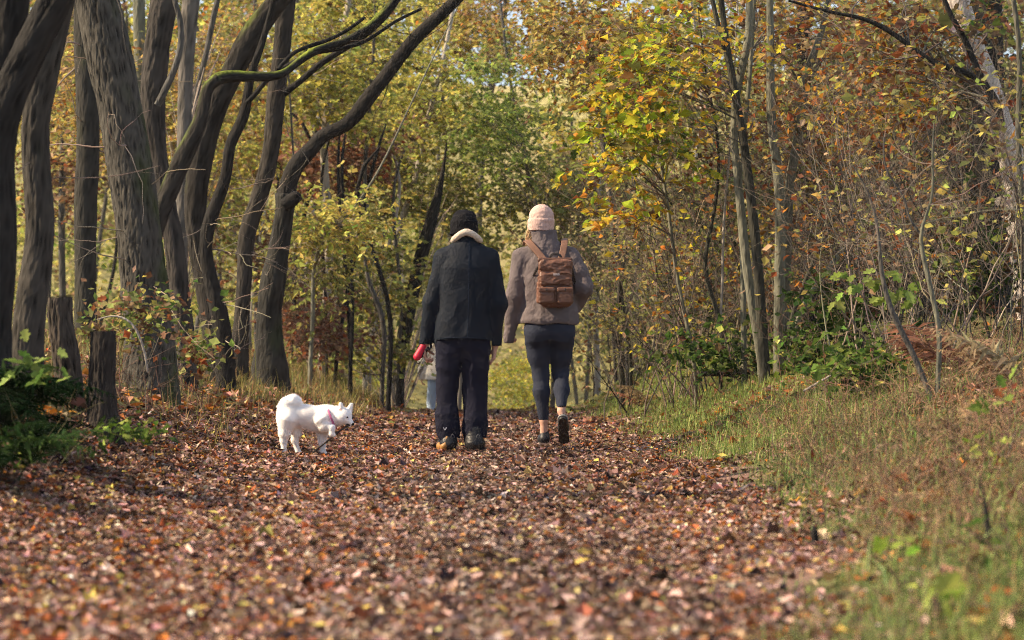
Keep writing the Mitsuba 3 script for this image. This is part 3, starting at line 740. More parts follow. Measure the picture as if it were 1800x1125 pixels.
# slender trunks farther away, alike
r = np.random.default_rng(303)
for i in range(46):
    Y = r.uniform(48, 74) if i < 34 else r.uniform(35, 48)
    px = (r.uniform(60, 830) if i % 3 else r.uniform(940, 1300)) if i < 34 else r.uniform(515, 700)
    lean = r.normal(0, 40)
    w = r.uniform(6, 15) * 45 / Y * (1 if i < 34 else .6)
    z0 = HZ + (CH - float(ground(at(px, 0, Y)[0], Y))) / Y * FP
    tone = r.integers(3) if i < 34 else r.choice([0, 1, 2, 2])
    tree('slender_tree', ['pale slender far trunk deep in the wood, blurred among the leaves', 'grey slender far trunk deep in the wood, blurred among the leaves', 'dark slender far trunk deep in the wood, blurred among the leaves'][tone], Y, [('trunk', [(px, z0, w), (px + lean * .3 + r.normal(0, 12), z0 - 220, w * .9), (px + lean * .7 + r.normal(0, 18), z0 - 440, w * .75), (px + lean, z0 - (680 if i < 34 else 470), w * (.6 if i < 34 else .35))],
         dict(rough=.05, freq=20, sides=9, step=.3, cols=[PALEBARK, GREYBARK, DARKBARK][tone], seed=80 + i))], group=['pale', 'grey', 'dark'][tone] + ' slender trunks deep in the wood')

# the far wood, one mass
r = np.random.default_rng(404)


def mass(r, n_cl, per, X, Y, Z, rad, leaf, pals):
    ms, cs = [], []
    for _ in range(n_cl):
        y = r.uniform(*Y)
        c = np.array([r.uniform(X[0], X[1]) * y, y, 0])
        if X[1] > .1 and abs(c[0] - .2) < 2.2 and y < 90:
            continue
        c[2] = float(ground(c[0], c[1])) + r.uniform(*Z)
        pal = pals[r.choice(len(pals))]
        q = r.normal(0, 1, (per, 3))
        q = q / np.linalg.norm(q, axis=1, keepdims=True) * r.uniform(.2, 1, (per, 1)) ** .6
        C = c + q * np.array([1, 1, .55]) * rad * r.uniform(.6, 1.5)
        m = leaves(C, r.normal(0, 1, (per, 3)) * [1, 1, .5], r.normal(0, .7, (per, 3)) + [0, 0, .8], leaf * np.exp(r.normal(0, .25, per)), .65, .15, 0, False)
        ms.append(m)
        cs.append(per_leaf(pick(r, per, pal, .3), False))
    return join(ms), np.vstack(cs)


m, c = mass(r, 1800, 120, (-.24, .24), (58, 100), (.2, 16), 1.0, .15, [P_YEL, P_OLV, P_YEL, P_GRN, P_YEL, P_TAN, P_OLV])
m2, c2 = mass(r, 420, 120, (-.21, -.03), (56, 84), (7, 16), 1.0, .14, [P_YEL, P_OLV, P_GLD, P_YEL])
m3, c3 = mass(r, 300, 120, (.0001, .21), (60, 90), (9, 17), 1.0, .14, [P_YEL, P_OLV, P_GLD])
put('far_wood', join([m, m2, m3]), 'mat_leaf', np.vstack([c, c2, c3]), smooth=False)
labels['far_wood'] = {'label': 'far off autumn wood closing the view in olive and yellow', 'category': 'wood', 'kind': 'stuff'}
k = thing('yellow_bush', 'low bright yellow bush glowing where the path leads away between the couple', 'bush')
m, c = mass(r, 40, 150, (-.007, .010), (61, 66), (.1, 1.9), .5, .075, [[((.66, .55, .10), 5), (LIME, 1.4), (OLIVE, 1)], [((.60, .52, .12), 2), (LIME, 2), (OLIVE, 2)]])
part(k, 'crown', m, 'mat_leaf', c, smooth=False, kind='stuff')
st = np.array([[[x, 63, float(ground(x, 63)) - .05 + z] for z in np.linspace(0, 1.3, 5)] for x in (-.1, .3, .8, 1.1)]) + r.normal(0, .05, (4, 5, 3))
part(k, 'stems', tubes(st, np.full((4, 5), .02), 5), 'mat_twig', TWIGC)
# ---------------------------------------------------------------- the thicket on the bank beyond the verge
r = np.random.default_rng(505)
SMOOTHBARK = ((.18, .175, .115), (.085, .082, .055))
S1 = dict(rough=.05, freq=24, sides=20, step=.05, cols=SMOOTHBARK, ext=2.5, lump=.05)
SD = dict(S1, cols=((.055, .052, .036), (.025, .023, .018)))
k, R1 = tree('hazel_tree', 'tall sapling clump of smooth grey green and dark stems', 25, [
    ('stem', [(1345, 672, 20), (1341, 600, 19), (1332, 467, 18), (1318, 330, 17), (1307, 249, 15), (1291, 156, 14), (1280, 90, 12), (1271, 22, 10), (1268, -10, 9)], dict(SD, seed=51, Y=24.8)),
    ('stem', [(1309, 255, 11), (1296, 185, 11), (1284, 120, 10), (1267, 58, 9), (1253, 0, 8)], dict(SD, seed=52, root=False, Y=24.7)),
    ('stem', [(1341, 670, 17), (1330, 578, 17), (1313, 470, 17), (1299, 333, 15), (1291, 231, 13), (1300, 140, 14), (1315, 71, 14), (1318, 0, 12)], dict(S1, seed=53, Y=25.2)),
    ('stem', [(1369, 674, 20), (1370, 560, 20), (1371, 470, 19), (1369, 320, 18), (1357, 213, 16), (1355, 100, 14), (1354, 0, 12)], dict(S1, seed=54, Y=25)),
    ('stem', [(1377, 674, 16), (1379, 560, 17), (1383, 444, 18), (1392, 300, 17), (1408, 213, 16), (1420, 124, 14), (1440, 70, 12), (1453, 20, 10)], dict(S1, seed=55, Y=25.3, cols=((.14, .13, .085), (.08, .07, .05)))),
    ('stem', [(1308, 670, 11), (1307, 565, 10), (1305, 440, 10), (1300, 330, 9), (1312, 200, 8)], dict(S1, seed=56, Y=25.8)),
    ('stem', [(1381, 672, 9), (1390, 620, 10), (1402, 565, 9), (1444, 489, 9), (1507, 404, 9), (1540, 350, 7)], dict(S1, seed=57, Y=24.9)),
    ('stem', [(1383, 600, 8), (1395, 550, 8), (1418, 489, 8), (1453, 409, 8), (1490, 360, 6), (1530, 345, 5)], dict(SD, seed=58, Y=25.1, root=False))])
VYEL, VLIME, VORG = (.62, .47, .05), (.36, .46, .05), (.52, .22, .04)
P_LEFT = [(VYEL, 4), (VLIME, 2.6), (GOLD, 1.2), (VORG, 1.2), (BRN, 1.4), (OLIVE, 1.4)]
P_MID = [(VORG, 1.6), (RUST, 1.8), (GOLD, 1.2), (VYEL, 1.6), (BRN, 2.2), (TAN, 1.6), (OLIVE, 1.4)]
P_RGT = [(RUST, 2.0), (BRN, 2.8), (VORG, 1.2), (OLIVE, 2.2), (TAN, 1.4), (GOLD, .9), (YEL, .9)]
crown(r, k, R1, [(1310, 50, 220, 90, 26.4, 1.0, 18, 3, P_MID), (1370, 240, 170, 100, 26.3, .9, 12, 3, P_MID), (1215, 150, 100, 100, 25, 1.2, 12, 4, P_LEFT), (1500, 130, 140, 120, 25.2, 1.2, 16, 3, P_MID)], leaf=.072, per=3, four=True, spray=.45, twigc=(.12, .10, .08), single=130)
k, R2 = tree('sapling', 'sapling reaching toward the woman with layered lime and yellow leaves', 26.5, [
    ('stem', [(1222, 660, 7), (1207, 569, 7), (1191, 489, 7), (1176, 378, 6), (1162, 289, 5), (1145, 200, 4), (1120, 100, 3)], dict(S1, seed=61, sides=10, ext=.5))])
crown(r, k, R2, [(1105, 150, 120, 140, 26.2, 1.2, 16, 3, P_LEFT), (1115, 240, 110, 60, 25.9, 1, 12, 3, [(VLIME, 4), (VYEL, 3), (GREEN, 1), (GOLD, .6)]), (1090, 330, 100, 100, 26.3, 1, 9, 3, P_LEFT)], leaf=.085, per=4, four=True, spray=.4, single=220)
k, R3 = tree('sapling', 'thin sapling with mixed yellow and orange leaves at the near end of the tall clump', 26.5, [
    ('stem', [(1267, 655, 7), (1267, 578, 8), (1258, 542, 8), (1240, 467, 8), (1250, 400, 6), (1262, 250, 5), (1240, 120, 4)], dict(SD, seed=62, sides=10, ext=.5)),
    ('stem', [(1266, 575, 5), (1270, 480, 5), (1272, 400, 5), (1280, 300, 4)], dict(S1, seed=63, sides=8, root=False, cols=PALEBARK))])
crown(r, k, R3, [(1170, 90, 150, 90, 26.5, 1.2, 20, 4, P_LEFT), (1110, 60, 110, 70, 27, 1.2, 16, 4, P_ORG)], leaf=.072, per=4, four=True, spray=.4, single=90)
k, R4 = tree('sapling', 'pair of bare grey saplings springing from one foot in front of the bracken', 17, [
    ('stem', [(1641, 722, 9), (1622, 662, 10), (1600, 612, 10), (1578, 569, 10), (1551, 484, 8), (1545, 420, 6), (1530, 350, 5), (1500, 290, 3)], dict(SD, seed=64, sides=14, step=.03, ext=0, cols=((.13, .115, .095), (.05, .045, .04)))),
    ('stem', [(1648, 724, 8), (1649, 660, 9), (1650, 578, 9), (1639, 520, 9), (1627, 467, 8), (1620, 409, 7), (1636, 356, 5), (1640, 280, 4), (1643, 215, 2.5)], dict(S1, seed=65, sides=14, step=.03, ext=0)),
    ('branch', [(1620, 412, 5), (1600, 385, 4), (1590, 350, 4), (1560, 300, 3), (1555, 240, 3)], dict(S1, seed=66, sides=8, root=False, step=.03, ext=0, cols=GREYBARK))])
bare_twigs(r, k, R4[1], 22, (.3, .8), .003, .35, .95, (.20, .16, .12), levels=2)
k, R5 = tree('birch_tree', 'birch with pale pinkish peeling bark leaning in at the edge of the thicket', 23.5, [
    ('trunk', [(1822, 700, 56), (1808, 500, 52), (1793, 380, 48), (1776, 268, 44), (1754, 200, 42), (1731, 130, 41), (1712, 85, 40), (1690, 13, 38), (1682, -20, 37)],
     dict(rough=.06, freq=6, along=2.2, cols=((.66, .56, .49), (.26, .20, .165)), seed=67, sides=40, step=.03, ext=3, moss=((1, .1, 0), -.45, (.10, .075, .06))))])
# peeling curls of bark, darker inside
C, D, N, c = [], [], [], []
for _ in range(120):
    i = r.integers(2, len(R5[0]) - 2)
    a = r.uniform(-2.2, .4)
    o = np.array([math.sin(a), -math.cos(a), 0])
    C.append(R5[0][i] + o * .10 + r.normal(0, .03, 3) * [0, 0, 1])
    D.append(np.array([o[1], -o[0], 0]) * r.choice([-1, 1]) + o * .8 + r.normal(0, .3, 3))
    N.append(o + r.normal(0, .3, 3))
m = leaves(np.array(C), np.array(D), np.array(N), r.uniform(.05, .12, 120), r.uniform(.4, .9, 120), .1, .5)
part(k, 'bark_curls', m, 'mat_litter', per_leaf(pick(r, 120, [((.55, .44, .37), 3), ((.28, .19, .14), 2)], .2)), smooth=False, kind='stuff')
k, R6 = tree('oak_tree', 'dark trunk behind the birch sending out long arching branches', 26, [
    ('trunk', [(1752, 690, 70), (1745, 480, 62), (1742, 300, 58), (1738, 150, 56), (1735, 0, 54)], dict(rough=.2, freq=10, cols=DARKBARK, seed=68, sides=30, step=.06, ext=3)),
    ('branch', [(1762, 220, 13), (1752, 178, 12), (1711, 133, 11), (1675, 120, 11), (1640, 107, 10), (1600, 80, 9), (1556, 49, 9), (1510, 30, 7), (1471, 22, 6), (1387, 0, 4)], dict(cols=DARKBARK, seed=69, sides=10, root=False, Y=22.5)),
    ('branch', [(1756, 200, 13), (1736, 155, 12), (1718, 118, 11), (1698, 71, 10), (1675, 30, 9), (1660, -5, 8)], dict(cols=DARKBARK, seed=70, sides=10, root=False, Y=22.3)),
    ('branch', [(1800, 480, 10), (1796, 350, 10), (1791, 222, 10), (1793, 102, 9), (1783, 0, 9), (1780, -20, 8)], dict(cols=((.14, .13, .09), (.07, .065, .05)), seed=71, sides=10, root=False, Y=20))])
crown(r, k, R6, [(1570, 60, 150, 70, 23.5, 1, 26, 4, P_RGT), (1750, 50, 50, 50, 23.2, .5, 5, 3, [(GREEN, 2), (YEL, 1), (BRN, 2)]), (1560, 160, 130, 60, 23.5, 1, 16, 4, P_MID)], leaf=.07, per=3, four=True, spray=.45, twigc=(.12, .10, .08), single=120)
k, R7 = tree('oak_tree', 'dark slim trunk standing in the shade just behind the tall sapling clump', 28.5, [
    ('trunk', [(1428, 670, 26), (1424, 520, 25), (1418, 400, 24), (1415, 240, 23), (1413, 44, 22), (1412, -10, 22)], dict(rough=.15, freq=12, cols=DARKBARK, seed=72, sides=20, step=.08, ext=3))])
crown(r, k, R7, [(1450, 60, 120, 80, 28, 1.2, 20, 5, P_MID), (1480, 250, 150, 80, 27.5, 1.2, 22, 4, P_RGT)], leaf=.07, per=3, spray=.45, twigc=(.12, .10, .08))
k, R8 = tree('thorn_bush', 'dark little thorn bush of crooked stems at the far end of the verge', 32, [
    ('stem', [(1092, 655, 9), (1091, 640, 9), (1083, 578, 8), (1089, 511, 8), (1084, 444, 6), (1080, 380, 4)], dict(SD, seed=73, sides=9, ext=0)),
    ('stem', [(1094, 655, 9), (1096, 569, 7), (1110, 520, 7), (1118, 480, 5), (1125, 420, 4)], dict(SD, seed=74, sides=9, ext=0)),
    ('stem', [(1108, 655, 8), (1106, 613, 8), (1098, 560, 7), (1092, 500, 6), (1104, 430, 4)], dict(SD, seed=75, sides=9, ext=0))], cat='bush')
crown(r, k, R8, [(1095, 450, 50, 80, 32, .8, 12, 4, P_TAN), (1095, 560, 50, 50, 32, .6, 6, 3, P_OLV)], leaf=.06, per=4, spray=.35)

# bare brushwood between the stems: each bush its own thing
brush = [
    ('tangle of bare pale twigs behind the pair of bare saplings', 1600, 22, P_RGT, 16), ('leafless shrub with pale crooked stems beside the leaning dark stem', 1520, 23.5, P_RGT, 15),
    ('thin stemmed shrub with a few brown leaves just past the tall clump', 1450, 26.5, P_MID, 14), ('brushwood of straight thin shoots in front of the dark slim trunk', 1400, 27.5, P_RGT, 14),
    ('shrub of thin grey shoots on the woman side of the tall clump', 1280, 27, P_MID, 14), ('shrub of brownish shoots at the middle of the verge', 1200, 28.5, P_LEFT, 14),
    ('small shrub of tan twigs nearest the walking woman', 1140, 30.5, P_TAN, 12), ('dense twiggy shrub under the birch', 1700, 21, P_RGT, 16), ('twiggy shrub with yellowing leaves at the foot of the birch', 1770, 19.5, [(YEL, 3), (LIME, 2), (OLIVE, 2), (BRN, 1)], 14),
    ('bare grey brush at the back of the thicket', 1560, 29, P_RGT, 14), ('brown brush at the back of the tall clump', 1340, 30, P_MID, 14), ('twiggy brush beyond the arching dark branches', 1660, 28, P_RGT, 14)]
for lab, px, Y, pal, n in brush:
    k = thing('shrub', lab, 'shrub')
    x0 = at(px, 0, Y)[0]
    out = [[] for _ in range(3)]
    for _ in range(n):
        x, y = x0 + r.normal(0, .26), Y + r.normal(0, .3)
        grow(r, [x, y, float(ground(x, y)) - .05], np.array([r.normal(0, .28), r.normal(0, .2), 1.0]), r.uniform(1.2, 2.4), r.uniform(.004, .0095), 2, 6, up=.1, wob=.22, K=8, ratio=(.3, .55), spread=.75, out=out)
    P, R = stack_twigs(out)
    tone = pick(r, len(P), [(PALETWIG, 1.2), (TWIGC, 2), ((.11, .09, .075), 3), ((.05, .042, .036), 2)], .25)
    part(k, 'stems', tubes(P, R, 4), 'mat_twig', np.repeat(tone, P.shape[1] * 4, axis=0), kind='stuff')
    lv = np.array([p for p, _ in out[0]])
    m, c, _ = twig_leaves(r, lv[r.uniform(0, 1, len(lv)) < .55], 2, .062, pal, four=True)
    part(k, 'foliage', m, 'mat_leaf', c, smooth=False, kind='stuff')


# the shaded understorey that closes the thicket at its back, bush by bush
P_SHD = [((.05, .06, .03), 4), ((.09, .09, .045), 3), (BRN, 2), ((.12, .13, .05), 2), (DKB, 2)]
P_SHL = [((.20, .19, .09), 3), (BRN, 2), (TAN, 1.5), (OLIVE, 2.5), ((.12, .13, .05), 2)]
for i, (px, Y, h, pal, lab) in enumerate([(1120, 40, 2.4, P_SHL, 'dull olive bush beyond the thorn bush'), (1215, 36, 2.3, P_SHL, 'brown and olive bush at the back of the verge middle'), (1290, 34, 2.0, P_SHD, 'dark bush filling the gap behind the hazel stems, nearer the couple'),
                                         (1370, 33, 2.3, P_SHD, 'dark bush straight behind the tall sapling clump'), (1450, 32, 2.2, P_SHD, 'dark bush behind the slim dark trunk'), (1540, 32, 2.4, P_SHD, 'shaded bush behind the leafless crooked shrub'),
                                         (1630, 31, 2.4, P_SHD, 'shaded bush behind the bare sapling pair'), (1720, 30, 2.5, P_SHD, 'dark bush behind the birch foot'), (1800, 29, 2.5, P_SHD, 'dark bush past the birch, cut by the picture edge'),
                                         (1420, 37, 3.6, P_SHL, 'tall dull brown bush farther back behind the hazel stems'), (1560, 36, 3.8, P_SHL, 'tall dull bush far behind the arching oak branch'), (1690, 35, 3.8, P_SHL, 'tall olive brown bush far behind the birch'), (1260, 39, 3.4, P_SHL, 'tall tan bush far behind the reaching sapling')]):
    k = thing('understorey_bush', lab, 'bush')
    n, cl = 90, 34 if h < 3 else 44
    x0 = at(px, 0, Y)[0]
    C = []
    for _ in range(cl):
        x, y = x0 + r.normal(0, .42), Y + r.normal(0, .5)
        c = np.array([x, y, float(ground(x, y)) + h * r.uniform(.05, 1) ** .8])
        C.append(c + r.normal(0, .2, (n, 3)) * [1, 1, .7])
    C = np.vstack(C)
    m = leaves(C, r.normal(0, 1, (len(C), 3)), r.normal(0, .6, (len(C), 3)) + [0, 0, .8], .075 * np.exp(r.normal(0, .25, len(C))), .65, .15, 0, False)
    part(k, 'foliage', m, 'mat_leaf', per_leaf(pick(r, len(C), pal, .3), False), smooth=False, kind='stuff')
    out = [[], []]
    for _ in range(14):
        x, y = x0 + r.normal(0, .4), Y + r.normal(0, .4)
        grow(r, [x, y, float(ground(x, y)) - .05], np.array([r.normal(0, .2), r.normal(0, .2), 1.0]), h * r.uniform(.8, 1.2), .012, 1, 3, up=.1, out=out)
    P, R = stack_twigs(out)
    part(k, 'stems', tubes(P, R, 4), 'mat_twig', np.repeat(pick(r, len(P), [(DARKTWIG, 2), (TWIGC, 1)], .25), P.shape[1] * 4, axis=0), kind='stuff')


# ---------------------------------------------------------------- brambles, ferns, bracken and seedlings
def big_leaves(r, holder, C, D, N, size, pal, name='leaf', most=60, mat='mat_leaf'):
    """Large leaves, each an entry of its own."""
    o, f = lobed_leaf(.2, .25)
    o = o * [1, .85, 1]
    for i in range(min(len(C), most)):
        d = unit(D[i])
        s = unit(np.cross(N[i], d))
        n = np.cross(d, s)
        L = size[i] if np.ndim(size) else size
        v = C[i] + L * (o[:, :1] * d + o[:, 1:2] * s + o[:, 2:] * n)
        col = pick(r, 1, pal, .2)[0] * (.85 + .3 * noise(o * 5 + i, 2))[:, None]
        part(holder, name, (v, f), mat, col, smooth=False)


def bramble(r, label, px, py, rx, ry, Y, n_stem, n_leaf, size, pal, parts=0, cat='bramble', name='bramble', stemc=(.16, .09, .07)):
    k = thing(name, label, cat)
    c = at(px, py, Y)
    out = [[], []]
    for _ in range(n_stem):
        x, y = c[0] + r.normal(0, rx * .5) / FP * Y, Y + r.normal(0, .3)
        h = (ry / FP * Y) * 2
        grow(r, [x, y, float(ground(x, y))], np.array([r.normal(0, .6), r.normal(0, .4) - .2, 1.0]), h * r.uniform(.7, 1.3), .004, 1, 3, up=-.12, wob=.2, out=out)
    P, R = stack_twigs(out)
    part(k, 'stems', tubes(P, R, 4), 'mat_twig', np.repeat(pick(r, len(P), [(stemc, 2), (TWIGC, 1)], .25), P.shape[1] * 4, axis=0), kind='stuff')
    n = n_leaf
    C = c + r.normal(0, .5, (n, 3)) * np.array([rx / FP * Y, .35, ry / FP * Y])
    C[:, 2] = np.maximum(C[:, 2], ground(C[:, 0], C[:, 1]) + .02)
    D = r.normal(0, 1, (n, 3)) * [1, .7, .5] + [0, -.3, -.2]
    N = r.normal(0, .5, (n, 3)) + [-.2, -.3, .8]
    L = size * np.exp(r.normal(0, .25, n))
    if parts:
        o = np.argsort(C[:, 1])
        big_leaves(r, k, C[o], D[o], unit(N[o]), L[o], pal, most=parts)
        C, D, N, L = C[o][parts:], D[o][parts:], N[o][parts:], L[o][parts:]
    if len(C):
        part(k, 'foliage', leaves(C, D, N, L, r.uniform(.6, .85, len(C)), r.normal(.1, .2, len(C)), r.normal(0, .2, len(C))), 'mat_leaf', per_leaf(pick(r, len(C), pal, .3)), smooth=False, kind='stuff')
    return k


BRG = [((.09, .15, .035), 4), ((.15, .22, .05), 3), (DKG, 2), (YEL, .5), (BRN, .6)]
DRK = [(DKG, 4), ((.06, .10, .025), 3), ((.10, .13, .04), 1), (BRN, 1)]
bramble(r, 'fresh green bramble sprawling over the verge end in front of the pair of bare saplings', 1510, 640, 85, 50, 19, 16, 420, .065, BRG, parts=40)
bramble(r, 'dark green bramble at the foot of the tall sapling clump', 1270, 620, 120, 50, 25.8, 18, 480, .07, BRG + DRK + [((.2, .25, .05), 1)])
bramble(r, 'mid green bramble on the verge just past the foot of the tall sapling clump', 1420, 625, 60, 55, 24.2, 14, 420, .07, [((.09, .15, .035), 4), (DKG, 2), ((.2, .26, .06), 1.5), (YEL, .3)])
bramble(r, 'dark evergreen undergrowth behind the leaning grey stem', 1480, 540, 100, 70, 24, 16, 420, .08, DRK)
bramble(r, 'ivy dark undergrowth beneath the birch and the bracken', 1720, 470, 100, 120, 21.5, 16, 420, .075, DRK + [(BRN, 2), ((.2, .25, .05), 1.5)])
bramble(r, 'bramble with yellow, green and brown leaves in front of the thickest trunk', 235, 555, 105, 60, 19, 24, 560, .05, [(OLIVE, 3), ((.13, .18, .05), 3), (YEL, .8), (BRN, 3), (RUST, .8), (TAN, 1)], parts=14)
bramble(r, 'green and russet undergrowth at the feet of the twin stemmed tree', 340, 620, 60, 40, 22, 14, 240, .06, [(OLIVE, 3), ((.12, .17, .04), 3), (BRN, 2), (RUST, 1.5)])
bramble(r, 'low dark green weeds on the bank in front of the shorter stump', 230, 755, 60, 22, 14.8, 8, 110, .05, [((.10, .16, .03), 3), (DKG, 3), (LIME, 1.2)], name='weed', cat='weed', parts=20)
bramble(r, 'green weeds at the dark bank edge below the fern', 40, 800, 50, 16, 12.8, 8, 46, .04, [(DKG, 3), ((.10, .16, .03), 2), (LIME, .8)], name='weed', cat='weed', parts=16)
bramble(r, 'lime green leafy weed close to the camera low in the grass', 1625, 1045, 30, 28, 7.2, 4, 9, .07, [(LIME, 3), ((.20, .32, .05), 3)], name='weed', cat='weed', parts=9)
bramble(r, 'dark green weed in the near corner of the grass', 1770, 985, 45, 70, 7.8, 6, 22, .06, [((.05, .09, .02), 3), ((.12, .2, .04), 2)], name='weed', cat='weed', parts=22)
bramble(r, 'small bright green weed half way up the near grassy bank', 1585, 952, 50, 12, 8.6, 4, 10, .045, [((.16, .27, .04), 3), (LIME, 1)], name='weed', cat='weed', parts=10)
bramble(r, 'yellow green weed with upright leaves beside the rust red leaves', 1745, 700, 26, 45, 12.5, 4, 8, .065, [((.16, .25, .05), 3), ((.26, .32, .08), 1)], name='weed', cat='weed', parts=9)
bramble(r, 'rust red leaves on a thin stem at the edge of the bracken', 1780, 690, 30, 36, 12.2, 3, 6, .042, [((.30, .09, .05), 3), (RUST, 2)], name='weed', cat='weed', parts=6)
bramble(r, 'yellow green seedling leaves in the weeds under the bracken', 1735, 790, 40, 30, 12, 4, 14, .05, [((.18, .26, .04), 3), (LIME, 2)], name='weed', cat='weed', parts=14)

k = thing('seedling', 'seedling with pale green drooping leaves in front of the furrowed trunk', 'seedling')
out = [[], []]
c0 = at(55, 720, 13.4)
for _ in range(5):
    grow(r, [c0[0] + r.normal(0, .06), 13.4 + r.normal(0, .05), float(ground(c0[0], 13.4)) - .03], np.array([r.normal(0, .5), -.1, 1.0]), r.uniform(.28, .42), .003, 1, 2.5, up=.02, out=out)
P, R = stack_twigs(out)
part(k, 'stems', tubes(P, R, 5), 'mat_twig', (.14, .13, .06), kind='stuff')
n = 26
C = at(60, 645, 13.4) + r.normal(0, .5, (n, 3)) * [.13, .08, .12]
big_leaves(r, k, C, r.normal(0, 1, (n, 3)) * [1, .6, .4] + [.2, 0, -.5], unit(r.normal(0, .4, (n, 3)) + [-.4, -.3, .8]), r.uniform(.06, .10, n), [((.17, .25, .06), 3), ((.26, .34, .10), 2), ((.10, .17, .04), 2)])
k = thing('sapling', 'spray of lime green leaves on a twig crossing the leaning grey stem', 'sapling')
out = [[], []]
c0 = at(1560, 700, 19.5)
grow(r, [c0[0], 19.5, float(ground(c0[0], 19.5)) - .03], np.array([-.02, 0, 1.0]), 1.0, .005, 1, 3, up=.1, out=out)
for a, b in ((1560, 495), (1520, 500), (1490, 495), (1600, 480)):
    p = at(a, b, 19.4)
    grow(r, p, [r.normal(-.3, .4), -.2, .1], .3, .003, 1, 2, up=0, out=out)
P, R = stack_twigs(out)
part(k, 'stems', tubes(P, R, 5), 'mat_twig', TWIGC, kind='stuff')
n = 40
C = np.array([at(1540 + q[0] * 75, 500 + q[1] * 28 + abs(q[0]) * 8, 19.4 + q[2] * .15) for q in r.uniform(-1, 1, (n, 3))])
big_leaves(r, k, C, r.normal(0, 1, (n, 3)) * [.8, .6, .3] + [-.1, 0, -.8], unit(r.normal(0, .4, (n, 3)) + [-.3, -.5, .6]), r.uniform(.07, .11, n), [((.22, .30, .07), 3), ((.30, .36, .10), 2), ((.16, .25, .05), 2)])


def fronds(r, holder, base, n, L, pal, droop=.9, toward=None, pin=30, per_frond=True, width=.28, spread=1.0):
    """Fern fronds arching from the base; every frond is a part: a rib with two ranks of pinnae."""
    for _ in range(n):
        az = r.uniform(0, 2 * np.pi)
        h = np.array([math.cos(az), math.sin(az), 0]) * spread + (toward if toward is not None else 0)
        d = unit(np.append(unit(h)[:2] * .7, 1.0) + r.normal(0, .15, 3))
        l = L * r.uniform(.6, 1.2)
        P = [np.asarray(base, float) + r.normal(0, .06, 3) * [1, 1, .3]]
        for i in range(11):
            d = unit(d + np.array([0, 0, -droop * .16]) + unit(h) * .05)
            P.append(P[-1] + d * l / 11)
        P = np.array(P)
        rib = tubes(P[None], np.linspace(.004, .001, 12)[None], 4)
        t = np.linspace(.14, .99, pin)
        C = np.array([np.interp(t * 11, np.arange(12), P[:, j]) for j in range(3)]).T
        ax = unit(np.gradient(C, axis=0))
        side = unit(np.cross(ax, [0, 0, 1.0]))
        nn = np.cross(side, ax)
        Ln = l * width * np.sin(np.clip(t, 0, 1) ** .6 * np.pi * .93 + .12) ** .8
        D = np.concatenate([side + ax * .35, -side + ax * .35]) + r.normal(0, .12, (2 * pin, 3))
        m = leaves(np.concatenate([C, C]), D, np.concatenate([nn, nn]) + r.normal(0, .3, (2 * pin, 3)), np.concatenate([Ln, Ln]), .17, .2, r.normal(-.2, .25, 2 * pin))
        col = pick(r, 1, pal, .25)[0]
        part(holder, 'frond', join([rib, m]), 'mat_leaf', np.vstack([np.broadcast_to(col * .8, rib[0].shape), per_leaf(pick(r, 2 * pin, [(col, 1)], .18))]), smooth=False)


FERN = [((.022, .045, .016), 3), ((.035, .065, .022), 3), ((.05, .09, .03), 1)]
for lab, px, py, Y, n, L in (('dark green fern mound at the foot of the forked tree', -20, 762, 14.0, 80, .54), ('lower dark fern spilling down the bank beside the stumps', 45, 782, 13.8, 34, .30), ('fern tuft low on the bank at the very edge', -30, 800, 12.2, 22, .5)):
    k = thing('fern', lab, 'fern')
    p = at(px, py, Y)
    p[2] = float(ground(p[0], Y))
    fronds(r, k, p, n, L, FERN, droop=.8)
DRY = [((.36, .24, .14), 3), ((.26, .15, .09), 2), ((.44, .32, .20), 1.4)]
for lab, px, py, Y, n, L in (('dry tan bracken arching behind the pair of bare saplings', 1690, 600, 18.5, 4, .8), ('rust brown dead bracken at the side of the thicket', 1775, 670, 16, 4, .6), ('low dry bracken clump in front of the bare sapling pair', 1570, 690, 17.5, 3, .42), ('dead bracken by the foot of the thorn bush', 1130, 665, 31, 7, .5), ('withered bracken below the birch, nearest the grass', 1720, 760, 13.5, 3, .4)):
    k = thing('bracken', lab, 'bracken')
    p = at(px, py, Y)
    p[2] = float(ground(p[0], Y))
    fronds(r, k, p, n, L, DRY, droop=.5, width=.30)

